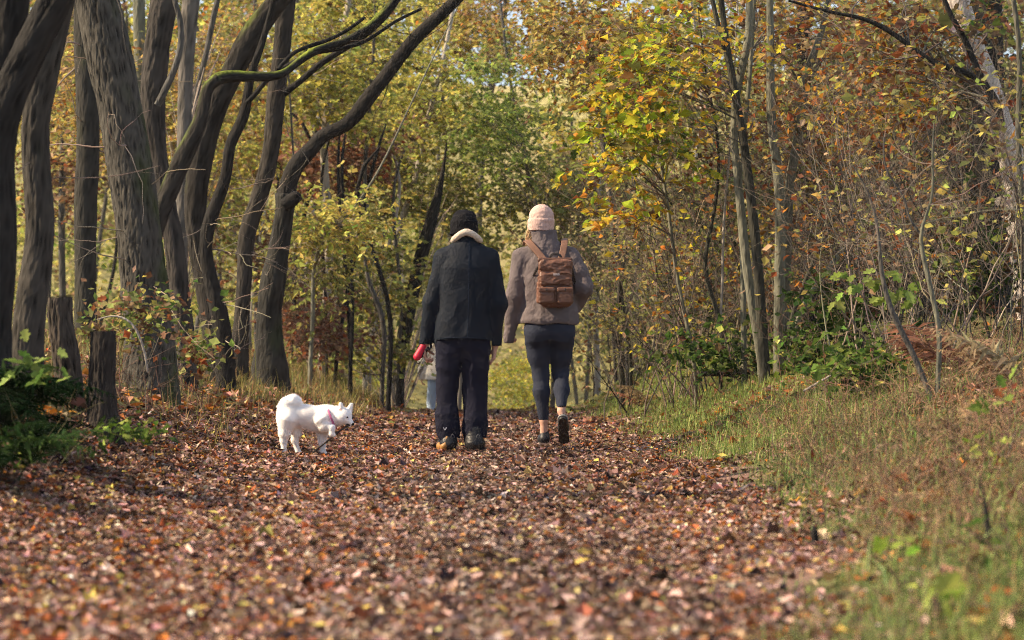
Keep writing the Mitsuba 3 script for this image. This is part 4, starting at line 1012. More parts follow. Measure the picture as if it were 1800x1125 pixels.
# dead stalks, log, sticks
out = [[], []]
n = 1500
y = r.uniform(8.5, 21, n)
x = er(y) + r.uniform(.15, 1.7, n) * np.interp(y, [9, 19], [.7, 1.5])
for a, b in zip(x, y):
    grow(r, [a, b, float(ground(a, b))], np.array([r.normal(0, .6), r.normal(0, .4), 1.0]), r.uniform(.12, .34), .0022, 1, 2, up=-.05, wob=.35, out=out)
P, R = stack_twigs(out)
put('dead_stalks', tubes(P, R, 3), 'mat_twig', np.repeat(pick(r, len(P), [((.24, .13, .08), 3), ((.34, .22, .13), 2), ((.12, .08, .06), 2)], .25), P.shape[1] * 3, axis=0))
labels['dead_stalks'] = {'label': 'tangle of reddish brown dead stalks on the bank under the bracken', 'category': 'stalks', 'kind': 'stuff'}
for nm, lab, cat, Y, pts, cols in (('fallen_log', 'dark rotting log lying at the foot of the sapling clump', 'log', 26.5, [(1232, 657, 10), (1260, 655, 13), (1290, 656, 13), (1318, 653, 11)], DARKBARK),
                                   ('fallen_branch', 'thin pale dead branch slanting out of the verge', 'branch', 20.5, [(1412, 688, 4), (1440, 672, 5), (1470, 655, 4), (1498, 638, 3)], PALEBARK),
                                   ('fallen_branch', 'pale broken branch arching down from the bramble by the thickest trunk', 'branch', 18.3, [(170, 562, 2), (205, 556, 3), (228, 566, 4), (244, 590, 4), (254, 620, 4), (260, 655, 3)], PALEBARK)):
    k = thing(nm, lab, cat)
    P, R = limb(pts, Y, root=False)
    m, c = trunk_mesh(P, R, sides=12, step=.03, rough=.12, freq=14, seed=len(lab), cols=cols)
    part(k, 'wood', m, 'mat_bark', c)
k = thing('broken_stem', 'short dark broken stem standing in the near grass', 'stem')
P, R = limb([(1737, 945, 12), (1733, 905, 11), (1728, 868, 5), (1722, 840, 2)], 8.6)
m, c = trunk_mesh(P, R, sides=9, step=.02, cols=DARKBARK, seed=90)
part(k, 'wood', m, 'mat_bark', c)
k = thing('broken_stem', 'small dark stub poking up where the leaves meet the near grass', 'stem')
P, R = limb([(1432, 950, 15), (1431, 935, 14), (1430, 924, 8)], 10.2)
m, c = trunk_mesh(P, R, sides=9, step=.01, cols=DARKBARK, seed=91)
part(k, 'wood', m, 'mat_bark', c)
from scipy.sparse import coo_matrix


# ---------------------------------------------------------------- bodies as smooth fields
class Field:
    """A signed distance grid to which shapes are joined smoothly; mesh() runs surface nets on it."""

    def __init__(self, lo, hi, h):
        self.lo, self.h = np.asarray(lo, float), h
        self.n = np.ceil((np.asarray(hi, float) - lo) / h).astype(int) + 1
        self.f = np.full(self.n, .08)

    def _win(self, lo, hi, pad):
        a = np.clip(np.floor((np.asarray(lo) - pad - self.lo) / self.h).astype(int), 0, self.n - 1)
        b = np.clip(np.ceil((np.asarray(hi) + pad - self.lo) / self.h).astype(int) + 1, 1, self.n)
        s = tuple(slice(i, j) for i, j in zip(a, b))
        ax = [self.lo[k] + self.h * np.arange(a[k], b[k]) for k in range(3)]
        return s, np.stack(np.meshgrid(*ax, indexing='ij'), -1)

    def _join(self, s, d, k):
        o = self.f[s]
        if k <= 0:
            self.f[s] = np.minimum(o, d)
        else:
            t = np.maximum(k - np.abs(o - d), 0) / k
            self.f[s] = np.minimum(o, d) - t * t * k * .25

    def cone(self, a, b, ra, rb, k=.03, sy=1.0):
        """A tapered capsule; sy flattens (<1) or deepens (>1) it along y."""
        a, b = np.asarray(a, float), np.asarray(b, float)
        R = max(ra, rb) * max(1, sy)
        s, p = self._win(np.minimum(a, b) - R, np.maximum(a, b) + R, k + 2 * self.h)
        q, ab = p - a, b - a
        t = np.clip((q @ ab) / max(ab @ ab, 1e-12), 0, 1)
        q = q - t[..., None] * ab
        q[..., 1] /= sy
        self._join(s, np.linalg.norm(q, axis=-1) - (ra + (rb - ra) * t), k)
        return self

    def chain(self, pts, rad, k=.03, sy=1.0):
        for i in range(len(pts) - 1):
            self.cone(pts[i], pts[i + 1], rad[i], rad[i + 1], k, sy)
        return self

    def ball(self, c, r, k=.03):
        """An ellipsoid of radii r."""
        c, r = np.asarray(c, float), np.broadcast_to(np.asarray(r, float), (3,))
        s, p = self._win(c - r, c + r, k + 2 * self.h)
        self._join(s, (np.linalg.norm((p - c) / r, axis=-1) - 1) * r.min(), k)
        return self

    def loft(self, rows, k=.03, power=2.3):
        """Elliptical sections: rows of (z, x, y, half width, half depth)."""
        rw = np.array(sorted(rows))
        z, cx, cy, a, b = rw.T
        s, p = self._win([(cx - a).min(), (cy - b).min(), z[0]], [(cx + a).max(), (cy + b).max(), z[-1]], k + 2 * self.h)
        zz = np.clip(p[..., 2], z[0], z[-1])
        I = [PchipInterpolator(z, q)(zz) for q in (cx, cy, a, b)]
        u = ((np.abs(p[..., 0] - I[0]) / I[2]) ** power + (np.abs(p[..., 1] - I[1]) / I[3]) ** power) ** (1 / power)
        d = (u - 1) * np.minimum(I[2], I[3])
        over = np.maximum(p[..., 2] - z[-1], z[0] - p[..., 2])
        self._join(s, np.maximum(d, over), k)
        return self

    def above(self, z):
        """Cut away everything below z (a number, or a function of x, y)."""
        x, y, zz = (self.lo[k] + self.h * np.arange(self.n[k]) for k in range(3))
        lim = z(x[:, None, None], y[None, :, None]) if callable(z) else z
        self.f = np.maximum(self.f, lim - zz[None, None])
        return self

    def cut(self, other):
        self.f = np.maximum(self.f, -other.f)
        return self

    def folds(self, amp, freq, seed=0, oct=3):
        near = np.abs(self.f) < .05
        i = np.argwhere(near)
        p = self.lo + i * self.h
        w = p + .05 * (noise(p * 6 + 9, seed + 3)[:, None] - .5)
        n = fbm(w * np.asarray(freq), oct, seed)
        self.f[near] += amp * (np.abs(2 * n - 1) * 2 - .6)
        return self

    def mesh(self, smooth=2):
        f = np.pad(self.f, 1, constant_values=1.0)
        lo = self.lo - self.h
        neg = f < 0
        c = np.zeros(np.array(f.shape) - 1, int)
        for o in np.ndindex(2, 2, 2):
            c += neg[tuple(slice(a, a + m) for a, m in zip(o, c.shape))]
        cells = np.argwhere((c > 0) & (c < 8))
        idx = np.full(c.shape, -1)
        idx[tuple(cells.T)] = np.arange(len(cells))
        acc, cnt = np.zeros((len(cells), 3)), np.zeros(len(cells))
        for ax in range(3):
            for o in np.ndindex(2, 2):
                a = np.insert(np.array(o), ax, 0)
                b = a.copy()
                b[ax] = 1
                fa, fb = f[tuple((cells + a).T)], f[tuple((cells + b).T)]
                x = (fa < 0) != (fb < 0)
                t = np.where(x, fa / np.where(x, fa - fb, 1), 0)
                q = a + (b - a) * t[:, None]
                acc += q * x[:, None]
                cnt += x
        v = lo + (cells + acc / cnt[:, None]) * self.h
        quads = []
        for ax in range(3):
            e = np.eye(3, dtype=int)[ax]
            u, w = np.eye(3, dtype=int)[(ax + 1) % 3], np.eye(3, dtype=int)[(ax + 2) % 3]
            sh = np.array(f.shape)
            A = neg[tuple(slice(0, n - k) for n, k in zip(sh, e))]
            B = neg[tuple(slice(k, n) for n, k in zip(sh, e))]
            g = np.argwhere(A != B)
            g = g[(g[:, (ax + 1) % 3] > 0) & (g[:, (ax + 2) % 3] > 0)]
            flip = ~A[tuple(g.T)]
            q = np.stack([idx[tuple((g - u - w).T)], idx[tuple((g - w).T)], idx[tuple(g.T)], idx[tuple((g - u).T)]], 1)
            q[flip] = q[flip][:, ::-1]
            quads.append(q)
        q = np.vstack(quads)
        faces = np.vstack([q[:, [0, 1, 2]], q[:, [0, 2, 3]]])
        e = np.vstack([q[:, [0, 1]], q[:, [1, 2]], q[:, [2, 3]], q[:, [3, 0]]])
        W = coo_matrix((np.ones(len(e)), (e[:, 0], e[:, 1])), shape=(len(v), len(v))).tocsr()
        W = W + W.T
        deg = np.maximum(np.asarray(W.sum(1)), 1)
        for _ in range(smooth):
            for lam in (.5, -.52):
                v = v + lam * ((W @ v) / deg - v)
        return v, faces


def hand(F, wrist, d, palm, thumb, size=1.0, curl=.9, k=.006):
    """A hand: d points from wrist to knuckles, palm is the side it closes towards, thumb the side of the thumb."""
    d, palm = unit(d), unit(palm)
    side = unit(np.asarray(thumb, float) - d * (np.asarray(thumb) @ d))
    palm = unit(palm - d * (palm @ d) - side * (palm @ side))
    w = np.asarray(wrist, float)
    spread = [.029, .010, -.010, -.028]
    lens = [(.043, .026, .021), (.048, .030, .022), (.044, .028, .022), (.034, .021, .019)]
    for i, (s, ln) in enumerate(zip(spread, lens)):
        kn = w + (d * (.088 - .004 * abs(i - 1)) + side * s) * size
        F.cone(w + side * s * .5 * size, kn, .016 * size, .0125 * size, .012)
        p, a = kn, .35 * curl + .06 * i
        for j, l in enumerate(ln):
            q = p + (d * math.cos(a) + palm * math.sin(a) + side * s * .8 * (1 - curl)) * l * size
            F.cone(p, q, (.0098 - .001 * j) * size, (.009 - .001 * j) * size, k if j else .008)
            p, a = q, a + (.85 if j == 0 else .6) * curl + .1
    t0 = w + (d * .022 + side * .022 + palm * .006) * size
    t1 = t0 + (d * .030 + side * .030 + palm * .012) * size
    t2 = t1 + (d * .026 + side * .008 + palm * .018 * (1 + curl)) * size
    F.chain([t0, t1, t2], [.0145 * size, .0115 * size, .0085 * size], .008)


def head(F, c, fwd, r=1.0, tilt_=0.0):
    """A head with jaw, nose, ears, lips and eye sockets around its centre c, facing fwd (horizontal), bent down by tilt_."""
    c, f = np.asarray(c, float), unit(fwd)
    up = np.array([0, 0, 1.0])
    s = np.cross(f, up)
    f, up = f * math.cos(tilt_) - up * math.sin(tilt_), up * math.cos(tilt_) + f * math.sin(tilt_)
    P = lambda a, b, z: c + (s * a + f * b + up * z) * r
    F.ball(P(0, -.008, .025), np.array([.076, .094, .094]) * r, .02)
    F.cone(P(0, .035, -.045), P(0, .07, -.088), .058 * r, .026 * r, .03)
    F.cone(P(0, .085, .012), P(0, .112, -.022), .011 * r, .015 * r, .012)
    F.cone(P(-.02, .09, -.055), P(.02, .09, -.055), .008 * r, .008 * r, .006)
    for q in (-1, 1):
        F.cone(P(.076 * q, -.005, .022), P(.080 * q, -.012, -.022), .013 * r, .009 * r, .006)
        F.cone(P(.045 * q, .078, .03), P(.02 * q, .09, .034), .010 * r, .010 * r, .008)
    return P


def place(fields_mesh, origin):
    v, f = fields_mesh
    return v + np.asarray(origin, float), f


def strip(path, nrm, w, t, tip=1.0):
    """A flat strap of width w and thickness t along the path, its face turned to nrm."""
    path, nrm = np.asarray(path, float), unit(nrm)
    tg = unit(np.gradient(path, axis=0))
    s = unit(np.cross(tg, nrm))
    n = np.cross(s, tg)
    prof = [(-.5, -.5), (-.5, .3), (-.4, .5), (.4, .5), (.5, .3), (.5, -.5)]
    v = np.stack([path + s * w * a + n * t * b for a, b in prof], 1).reshape(-1, 3)
    K, m = len(path), len(prof)
    f = []
    for i in range(K - 1):
        for j in range(m):
            a, b = i * m + j, i * m + (j + 1) % m
            f += [[a, b, b + m], [a, b + m, a + m]]
    for o in (0, (K - 1) * m):
        f += [[o, o + j, o + j + 1] if o else [o, o + j + 1, o + j] for j in range(1, m - 1)]
    return v, np.array(f)


def spline(pts, n=24):
    pts = np.asarray(pts, float)
    d = np.concatenate([[0], np.cumsum(np.linalg.norm(np.diff(pts, axis=0), axis=1))])
    return CubicSpline(d, pts)(np.linspace(0, d[-1], n))


SKIN = (.52, .30, .22)

# ---------------------------------------------------------------- the man in the dark jacket
ym = 21.75
mm = ym / FP
xo = at(812, 0, ym)[0]
OM = np.array([xo, ym, CH + (HZ - 793) / FP * ym])
px = lambda x, y, d=0.0: np.array([(x - 812) * mm, d, (793 - y) * mm])
man = thing('person', 'person walking away in a black jacket with cream fleece collar, dark trousers and black hat', 'person')
hc = px(815.5, 401, .05)
sl, el_, wl = px(781, 456, 0), px(759, 532, -.02), px(748, 604, .03)
sr, er_, wr = px(860, 456, 0), px(876, 535, -.01), px(870, 607, .03)
hl, kl, al = px(790, 612), px(786, 690, .015), px(789, 766, .0)
hr, kr, ar = px(836, 612), px(834, 692, .02), px(834, 768, -.03)
B = Field([-.48, -.36, -.02], [.48, .36, 1.86], .0055)
head(B, hc, [.0, 1, 0], 1.0, .35)
B.cone(hc + [0, -.02, -.06], px(818, 440, -.01), .055, .062, .03)
B.loft([(.80, .0, 0, .155, .11), (1.0, .01, 0, .15, .10), (1.25, .025, 0, .165, .11), (1.42, .035, -.01, .15, .09), (1.5, .035, -.01, .08, .07)], .04)
B.chain([sl, el_, wl], [.048, .040, .029], .04).chain([sr, er_, wr], [.048, .040, .029], .04)
B.chain([hl, kl, al], [.085, .058, .04], .04).chain([hr, kr, ar], [.085, .058, .04], .04)
for a in (al, ar):
    B.cone(a, [a[0], a[1] - .02, .06], .04, .04, .02).cone([a[0], a[1] - .02, .055], [a[0], a[1] + .16, .045], .04, .035, .03)
hand(B, wl + [0, .005, -.005], [-.10, .15, -1], [.75, .55, -.1], [.1, 1, 0], 1.0, 1.25)
hand(B, wr + [0, .005, -.012], [-.12, .12, -1], [-1, .15, 0], [-.1, 1, .1], 1.0, 1.0)
part(man, 'body', place(B.mesh(), OM), 'mat_skin', SKIN)

J = Field([-.46, -.34, .74], [.48, .34, 1.66], .0055)
J.loft([(.80, .013, 0, .212, .158), (.86, .012, 0, .212, .158), (1.0, .012, 0, .205, .152), (1.2, .02, 0, .200, .150), (1.36, .032, -.01, .205, .146), (1.455, .036, -.012, .17, .118), (1.53, .038, -.01, .105, .088), (1.60, .034, .0, .075, .075)], .03)
J.cone(px(800, 446, -.01), sl, .075, .073, .04).cone(px(842, 446, -.01), sr, .075, .073, .04)
J.chain([sl, el_, wl + [0, 0, .01]], [.074, .063, .046], .03).chain([sr, er_, wr + [0, 0, .01]], [.074, .063, .045], .03)
J.folds(.010, [6, 6, 3.2], 3).folds(.003, [14, 14, 9], 4)
cuffz = lambda x, y: np.where((x < -.19), wl[2] - .004, np.where(x > .222, wr[2] - .004, .825 + .012 * np.cos(x * 7))) + 0 * y
J.above(cuffz)
jv, jf = J.mesh()
NAVY = np.array([.0045, .008, .016])
mj = part(man, 'jacket', place((jv, jf), OM), 'mat_coat', NAVY * (.8 + .5 * fbm(jv * 14, 2, 2))[:, None])
seam = spline([px(825, 424, -.10), px(825, 470, -.155), px(824, 530, -.157), px(822, 594, -.166)], 30)


def surface_y(v, p, back=True):
    """y of the mesh v's back surface near the points p (x, z)."""
    out = []
    for q in np.atleast_2d(p):
        d = np.hypot(v[:, 0] - q[0], v[:, 2] - q[2])
        nearv = v[d < .012]
        out.append((nearv[:, 1].min() if back else nearv[:, 1].max()) if len(nearv) else q[1])
    return np.array(out)


seam[:, 1] = surface_y(jv, seam) - .0005
part(mj, 'back_seam', place(strip(seam, [0, -1, 0], .005, .004), OM), 'mat_cloth', NAVY * 2.6)
hem = np.array([[x, 0, .838 + .012 * math.cos(x * 7)] for x in np.linspace(-.17, .19, 30)])
hem[:, 1] = surface_y(jv, hem) - .0005
part(mj, 'hem_seam', place(strip(hem, [0, -1, 0], .005, .004), OM), 'mat_cloth', NAVY * 2.2)
# fleece collar: a thick roll around the back of the neck
F = Field([-.16, -.2, 1.45], [.22, .2, 1.72], .004)
ang = np.linspace(-.85 * np.pi, -.15 * np.pi, 15)
ring = [np.array([.038 + .112 * math.cos(a), .03 + .125 * math.sin(a), 1.595 - .052 * abs(math.cos(a)) ** 2.2 + .035 * (math.sin(a) < -.4)]) for a in ang]
ring = [np.array([.036 + .118 * math.cos(a), .025 + .12 * math.sin(a), 1.638 - .078 * abs(math.cos(a)) ** 1.6]) for a in ang]
F.chain(ring, [.013 + .005 * abs(math.sin(a)) for a in ang], .02)
F.folds(.0025, [60, 60, 60], 5, 2)
cv, cf = F.mesh(1)
part(mj, 'collar', place((cv, cf), OM), 'mat_fur', np.array([.60, .50, .40]) * (.75 + .5 * noise(cv * 140, 3))[:, None], label='cream fleece collar turned up')
F = Field([-.16, -.16, 1.5], [.18, .24, 1.82], .004)
F.ball(hc + [0, -.012, .048], [.096, .108, .082], .02).cone(hc + [-.03, .0, .09], hc + [.04, -.01, .092], .046, .042, .03)
F.loft([(hc[2] - .055, hc[0] - .004, .036, .102, .116), (hc[2] + .01, hc[0], .038, .103, .116), (hc[2] + .05, hc[0], .038, .097, .110)], .02)
F.above(lambda x, y: hc[2] - .052 - .10 * (y - hc[1]) + 0 * x)
F.folds(.003, [20, 20, 30], 8)
fv, ff = F.mesh()
rib = (.9 + .25 * np.sign(np.sin(np.arctan2(fv[:, 1] - hc[1], fv[:, 0] - hc[0]) * 46)))[:, None]
part(man, 'hat', place((fv, ff), OM), 'mat_cloth', np.array([.006, .006, .009]) * rib)
G = Field([-.34, -.3, .03], [.36, .3, 1.0], .0055)
G.loft([(.70, .01, 0, .12, .08), (.78, .01, 0, .17, .115), (.84, .01, 0, .19, .132), (.95, .012, 0, .19, .13)], .03)
G.cone(hl, px(788, 645), .098, .086, .05).cone(hr, px(836, 645), .100, .093, .05)
G.chain([hl, px(788, 645), kl, al + [0, 0, -.02]], [.096, .084, .076, .076], .012).chain([hr, px(836, 645), kr, ar + [.004, 0, -.02]], [.098, .092, .089, .076], .012)
G.cone(px(835, 740, 0), px(834, 752, 0), .092, .086, .03).cone(px(786, 730, 0), px(787, 750, -.005), .084, .082, .03)
G.folds(.013, [8, 8, 6], 9).folds(.003, [20, 20, 14], 10)
G.above(lambda x, y: .085 - .02 * np.sin(x * 30) + .12 * y * 0 + 0 * y)
gv_, gf = G.mesh()
TRO = np.array([.010, .0105, .023])
mt = part(man, 'trousers', place((gv_, gf), OM), 'mat_cloth', TRO * (.8 + .4 * fbm(gv_ * 20, 2, 4))[:, None])
mk = text = trimesh.creation.box((.018, .003, .004))
vm = []
for q in (-1, 1):
    b = trimesh.creation.box((.005, .002, .026))
    b.apply_transform(trimesh.transformations.rotation_matrix(q * .5, [0, 1, 0]))
    b.apply_translation([q * .0065, 0, 0])
    vm.append((np.array(b.vertices), np.array(b.faces)))
mpos = px(782.5, 753)
mpos[1] = surface_y(gv_, mpos)[0] - .0015
part(mt, 'reflective_mark', place(join(vm), OM + mpos), 'mat_gloss', (.75, .75, .75), smooth=False, label='small pale V shaped mark on the trouser leg')
for nm, a, toe, wd, col, lab in (('boot', al, -.055, 1.0, ((.013, .013, .016)), 'dark boot with a tan side catching the sun'), ('boot', ar, .03, 1.12, (.010, .010, .013), None)):
    F = Field([a[0] - .16, -.2, -.02], [a[0] + .16, .3, .22], .0045)
    F.cone([a[0], a[1] - .045, .055], [a[0] + toe * .6, a[1] + .12, .05], .056 * wd, .050 * wd, .03).cone([a[0] + toe * .6, a[1] + .12, .045], [a[0] + toe, a[1] + .2, .04], .05 * wd, .04 * wd, .03)
    F.cone([a[0], a[1] - .02, .07], [a[0], a[1] - .01, .16], .062 * wd, .060 * wd, .03)
    F.above(.0).folds(.003, [20, 20, 25], 12)
    bv, bf = F.mesh()
    c = np.broadcast_to(col, bv.shape).copy()
    c[bv[:, 2] < .022] = (.03, .03, .03)
    bk = part(man, nm, place((bv, bf), OM), 'mat_shell', c, label=lab)
    if nm == 'boot' and toe < 0:
        F2 = Field([a[0] - .17, -.2, 0], [a[0] + .02, .2, .14], .004)
        F2.cone([a[0] - .035, a[1] - .072, .035], [a[0] - .06, a[1] + .06, .035], .026, .036, .03).cone([a[0] - .022, a[1] - .082, .05], [a[0] - .012, a[1] - .075, .105], .018, .012, .02)
        F2.above(.012)
        part(bk, 'panel', place(F2.mesh(), OM), 'mat_shell', (.34, .17, .05), label='tan orange heel panel of the boot')
    lp = [np.array([a[0] + .03, a[1] - .088 * wd, .135]) + [.012 * math.cos(t), -.004 - .008 * math.sin(t), -.03 + .026 * math.sin(t)] for t in np.linspace(0, np.pi, 9)]
    part(bk, 'loop', place(tubes(np.array(lp)[None], np.full((1, 9), .0022), 5), OM), 'mat_shell', (.16, .16, .17))
for q in (-1, 1):
    e = trimesh.creation.icosphere(2, .0115)
    e.apply_translation(OM + hc + [.031 * q, .078, .012])
    part(man, 'eye', e, 'mat_gloss', (.5, .48, .45))

# the red leash handle in his hand: casing, grip ring, cord outlet
leash = thing('leash_handle', 'red and black dog leash handle hanging in the hand of the man', 'leash handle')
c0, c1 = px(744, 609, .015), px(733.5, 627, .01)
F = Field(np.minimum(c0, c1) - .09, np.maximum(c0, c1) + .09, .003)
F.cone(c0 + [0, 0, .005], c1, .0235, .030, .01, 1.0)
part(leash, 'casing', place(F.mesh(), OM), 'mat_shell', (.60, .015, .05))
F = Field(np.minimum(c0, c1) - .12, np.maximum(c0, c1) + .12, .003)
F.cone(c0 + [.028, .012, -.012], c1 + [.028, .012, .010], .016, .020, .01)
part(leash, 'side_grip', place(F.mesh(), OM), 'mat_shell', (.02, .02, .022), label='black side of the casing')
t = np.linspace(0, 2 * np.pi, 20)
gr = np.stack([c0[0] + .024 + .034 * np.cos(t), c0[1] + .01 + .012 * np.sin(t), c0[2] + .004 + .030 * np.sin(t)], -1)
part(leash, 'grip_loop', place(tubes(gr[None], np.full((1, 20), .0085), 8), OM), 'mat_shell', (.03, .025, .028))

# ---------------------------------------------------------------- the woman with the brown backpack
yw = 22.5
mw_ = yw / FP
xo = at(965, 0, yw)[0]
OW = np.array([xo, yw, float(ground(xo, yw)) + .02])
zf = CH + (HZ - 783) / FP * yw - OW[2]          # where the photograph puts her standing heel
px = lambda x, y, d=0.0: np.array([(x - 965) * mw_, d, (783 - y) * mw_ + zf])
woman = thing('person', 'person in a pink knitted hat, taupe jacket and grey blue leggings, one heel lifted', 'person')
hc = px(950.5, 386, .03)
sl, el_, wl = px(918, 452, 0), px(903, 522, -.03), px(896, 584, .02)
sr, er_, wr = px(1002, 452, 0), px(1026, 506, -.05), px(1008, 530, .11)
B = Field([-.46, -.42, -.03], [.46, .36, 1.98], .0055)
head(B, hc, [-.25, 1, 0], .97, -.05)
B.cone(hc + [0, -.01, -.06], px(958, 436, -.01), .048, .055, .03)
B.loft([(.84, .0, 0, .15, .11), (1.0, .0, 0, .14, .10), (1.1, .0, 0, .125, .09), (1.3, -.01, 0, .14, .10), (1.46, -.02, -.01, .13, .085), (1.54, -.025, -.01, .07, .06)], .04)
B.chain([sl, el_, wl], [.042, .034, .025], .04).chain([sr, er_, wr], [.042, .034, .025], .04)
hL, kL, cL, aL = px(945, 603), px(951, 660, .02), px(951.5, 688, -.02), px(956, 740, -.02)
hR, kR, cR, aR = px(988, 603), px(985.5, 652, .07), px(987, 686, -.06), px(986, 722, -.20)
B.chain([hL, kL, cL, aL], [.075, .05, .048, .032], .03).chain([hR, kR, cR, aR], [.075, .05, .048, .030], .03)
B.cone(aL, px(956, 765, -.02), .029, .031, .015).cone(px(957, 770, -.02), px(953, 776, .15), .032, .030, .02)
B.cone(aR, px(988, 731, -.222), .029, .024, .015).cone(px(988, 736, -.222), px(990, 762, -.12), .024, .022, .02)
hand(B, wl + [0, 0, .03], [0, .2, -1], [.9, .3, 0], [0, 1, 0], .8, 1.2)
hand(B, wr, [-.45, .9, -.35], [-.8, -.5, 0], [-.2, .2, 1], .85, .5)
part(woman, 'body', place(B.mesh(), OW), 'mat_skin', SKIN)
Lg = Field([-.30, -.34, .12], [.30, .26, 1.08], .005)
Lg.loft([(.84, -.0, -.01, .15, .125), (.90, .003, -.015, .188, .145), (.97, .003, -.01, .192, .14), (1.06, .0, 0, .17, .12)], .04)
Lg.ball(px(945, 588, -.06), [.095, .10, .10], .05).ball(px(988, 588, -.06), [.095, .10, .10], .05)
Lg.chain([hL, px(947, 625, .01), kL, cL, aL], [.098, .082, .060, .060, .037], .035).chain([hR, px(986, 625, .03), kR, cR, aR + [0, .012, .03]], [.092, .08, .062, .056, .036], .035)
Lg.folds(.0015, [9, 9, 18], 13)
Lg.above(lambda x, y: np.where(x < .03, px(0, 738)[2], px(0, 714)[2]) + 0 * y)
lv, lf = Lg.mesh()
LEG = np.array([.027, .032, .052])
part(woman, 'leggings', place((lv, lf), OW), 'mat_cloth', LEG * (.85 + .3 * fbm(lv * 18, 2, 5))[:, None])
J = Field([-.46, -.32, .70], [.46, .30, 1.78], .0055)
J.loft([(.93, .0, 0, .205, .16), (.985, .0, -.005, .226, .18), (1.04, .0, 0, .222, .172), (1.15, -.005, 0, .200, .150), (1.35, -.015, -.005, .192, .140), (1.46, -.022, -.012, .175, .115), (1.54, -.028, -.012, .12, .092), (1.60, -.035, -.0, .098, .09), (1.70, -.045, .02, .102, .098)], .03)
J.cone(px(940, 444, -.01), sl, .07, .068, .04).cone(px(980, 444, -.01), sr, .07, .068, .04)
J.chain([sl, el_, wl + [-.003, 0, -.055]], [.070, .062, .040], .03).chain([sr, px(1018, 480, -.03), er_, px(1012, 538, .1)], [.070, .066, .068, .05], .03)
J.folds(.011, [8, 8, 4], 15).folds(.0045, [20, 20, 11], 16)
J.above(lambda x, y: np.where(x < -.235, wl[2] - .085, .955 + .006 * np.sin(x * 25)) + 0 * y)
J.f = np.maximum(J.f, (J.lo[2] + J.h * np.arange(J.n[2]))[None, None] - 1.685)
jv, jf = J.mesh()
TAUPE = np.array([.14, .115, .119])
part(woman, 'jacket', place((jv, jf), OW), 'mat_cloth', TAUPE * (.85 + .3 * fbm(jv * 15, 2, 6))[:, None])
F = Field([-.22, -.18, 1.55], [.14, .22, 2.02], .004)
F.ball(hc + [.006, -.005, .016], [.097, .108, .104], .02)
cw = hc + [0, -.005, 0]
F.loft([(cw[2] - .085, cw[0] + .0, cw[1], .100, .115), (cw[2] - .01, cw[0] + .003, cw[1], .103, .117), (cw[2] + .005, cw[0] + .005, cw[1], .100, .112)], .006)
F.above(lambda x, y: hc[2] - .075 + .12 * (y - hc[1]) + 0 * x).folds(.003, [18, 18, 30], 17)
fv, ff = F.mesh(1)
rib = (.93 + .16 * np.sin(np.arctan2(fv[:, 1] - hc[1], fv[:, 0] - hc[0]) * 60))[:, None]
part(woman, 'hat', place((fv, ff), OW), 'mat_cloth', np.array([.60, .41, .36]) * rib, label='dusty pink knitted hat with a turned up brim')
P = []
rr_ = np.random.default_rng(71)
for _ in range(130):
    a = rr_.uniform(-2.75, -.6)
    s = hc + [.085 * math.cos(a) - .012, .095 * math.sin(a) * .7 + .02, -.03]
    e = px(926 + rr_.uniform(-3, 9), 424 + rr_.uniform(-6, 10), .02 + rr_.uniform(-.04, .05)) if rr_.uniform() < .75 else s + [0, -.02, -.05]
    m_ = (s + e) / 2 + [-.02, -.02, 0]
    t = np.linspace(0, 1, 8)[:, None]
    P.append(s * (1 - t) ** 2 + m_ * 2 * t * (1 - t) + e * t * t)
part(woman, 'hair', place(tubes(np.array(P), np.full((130, 8), .0032) * np.linspace(1, .5, 8), 4), OW), 'mat_skin', np.repeat(pick(rr_, 130, [((.55, .38, .20), 3), ((.40, .25, .12), 1)], .15), 32, axis=0), label='blond hair falling out from under the hat')
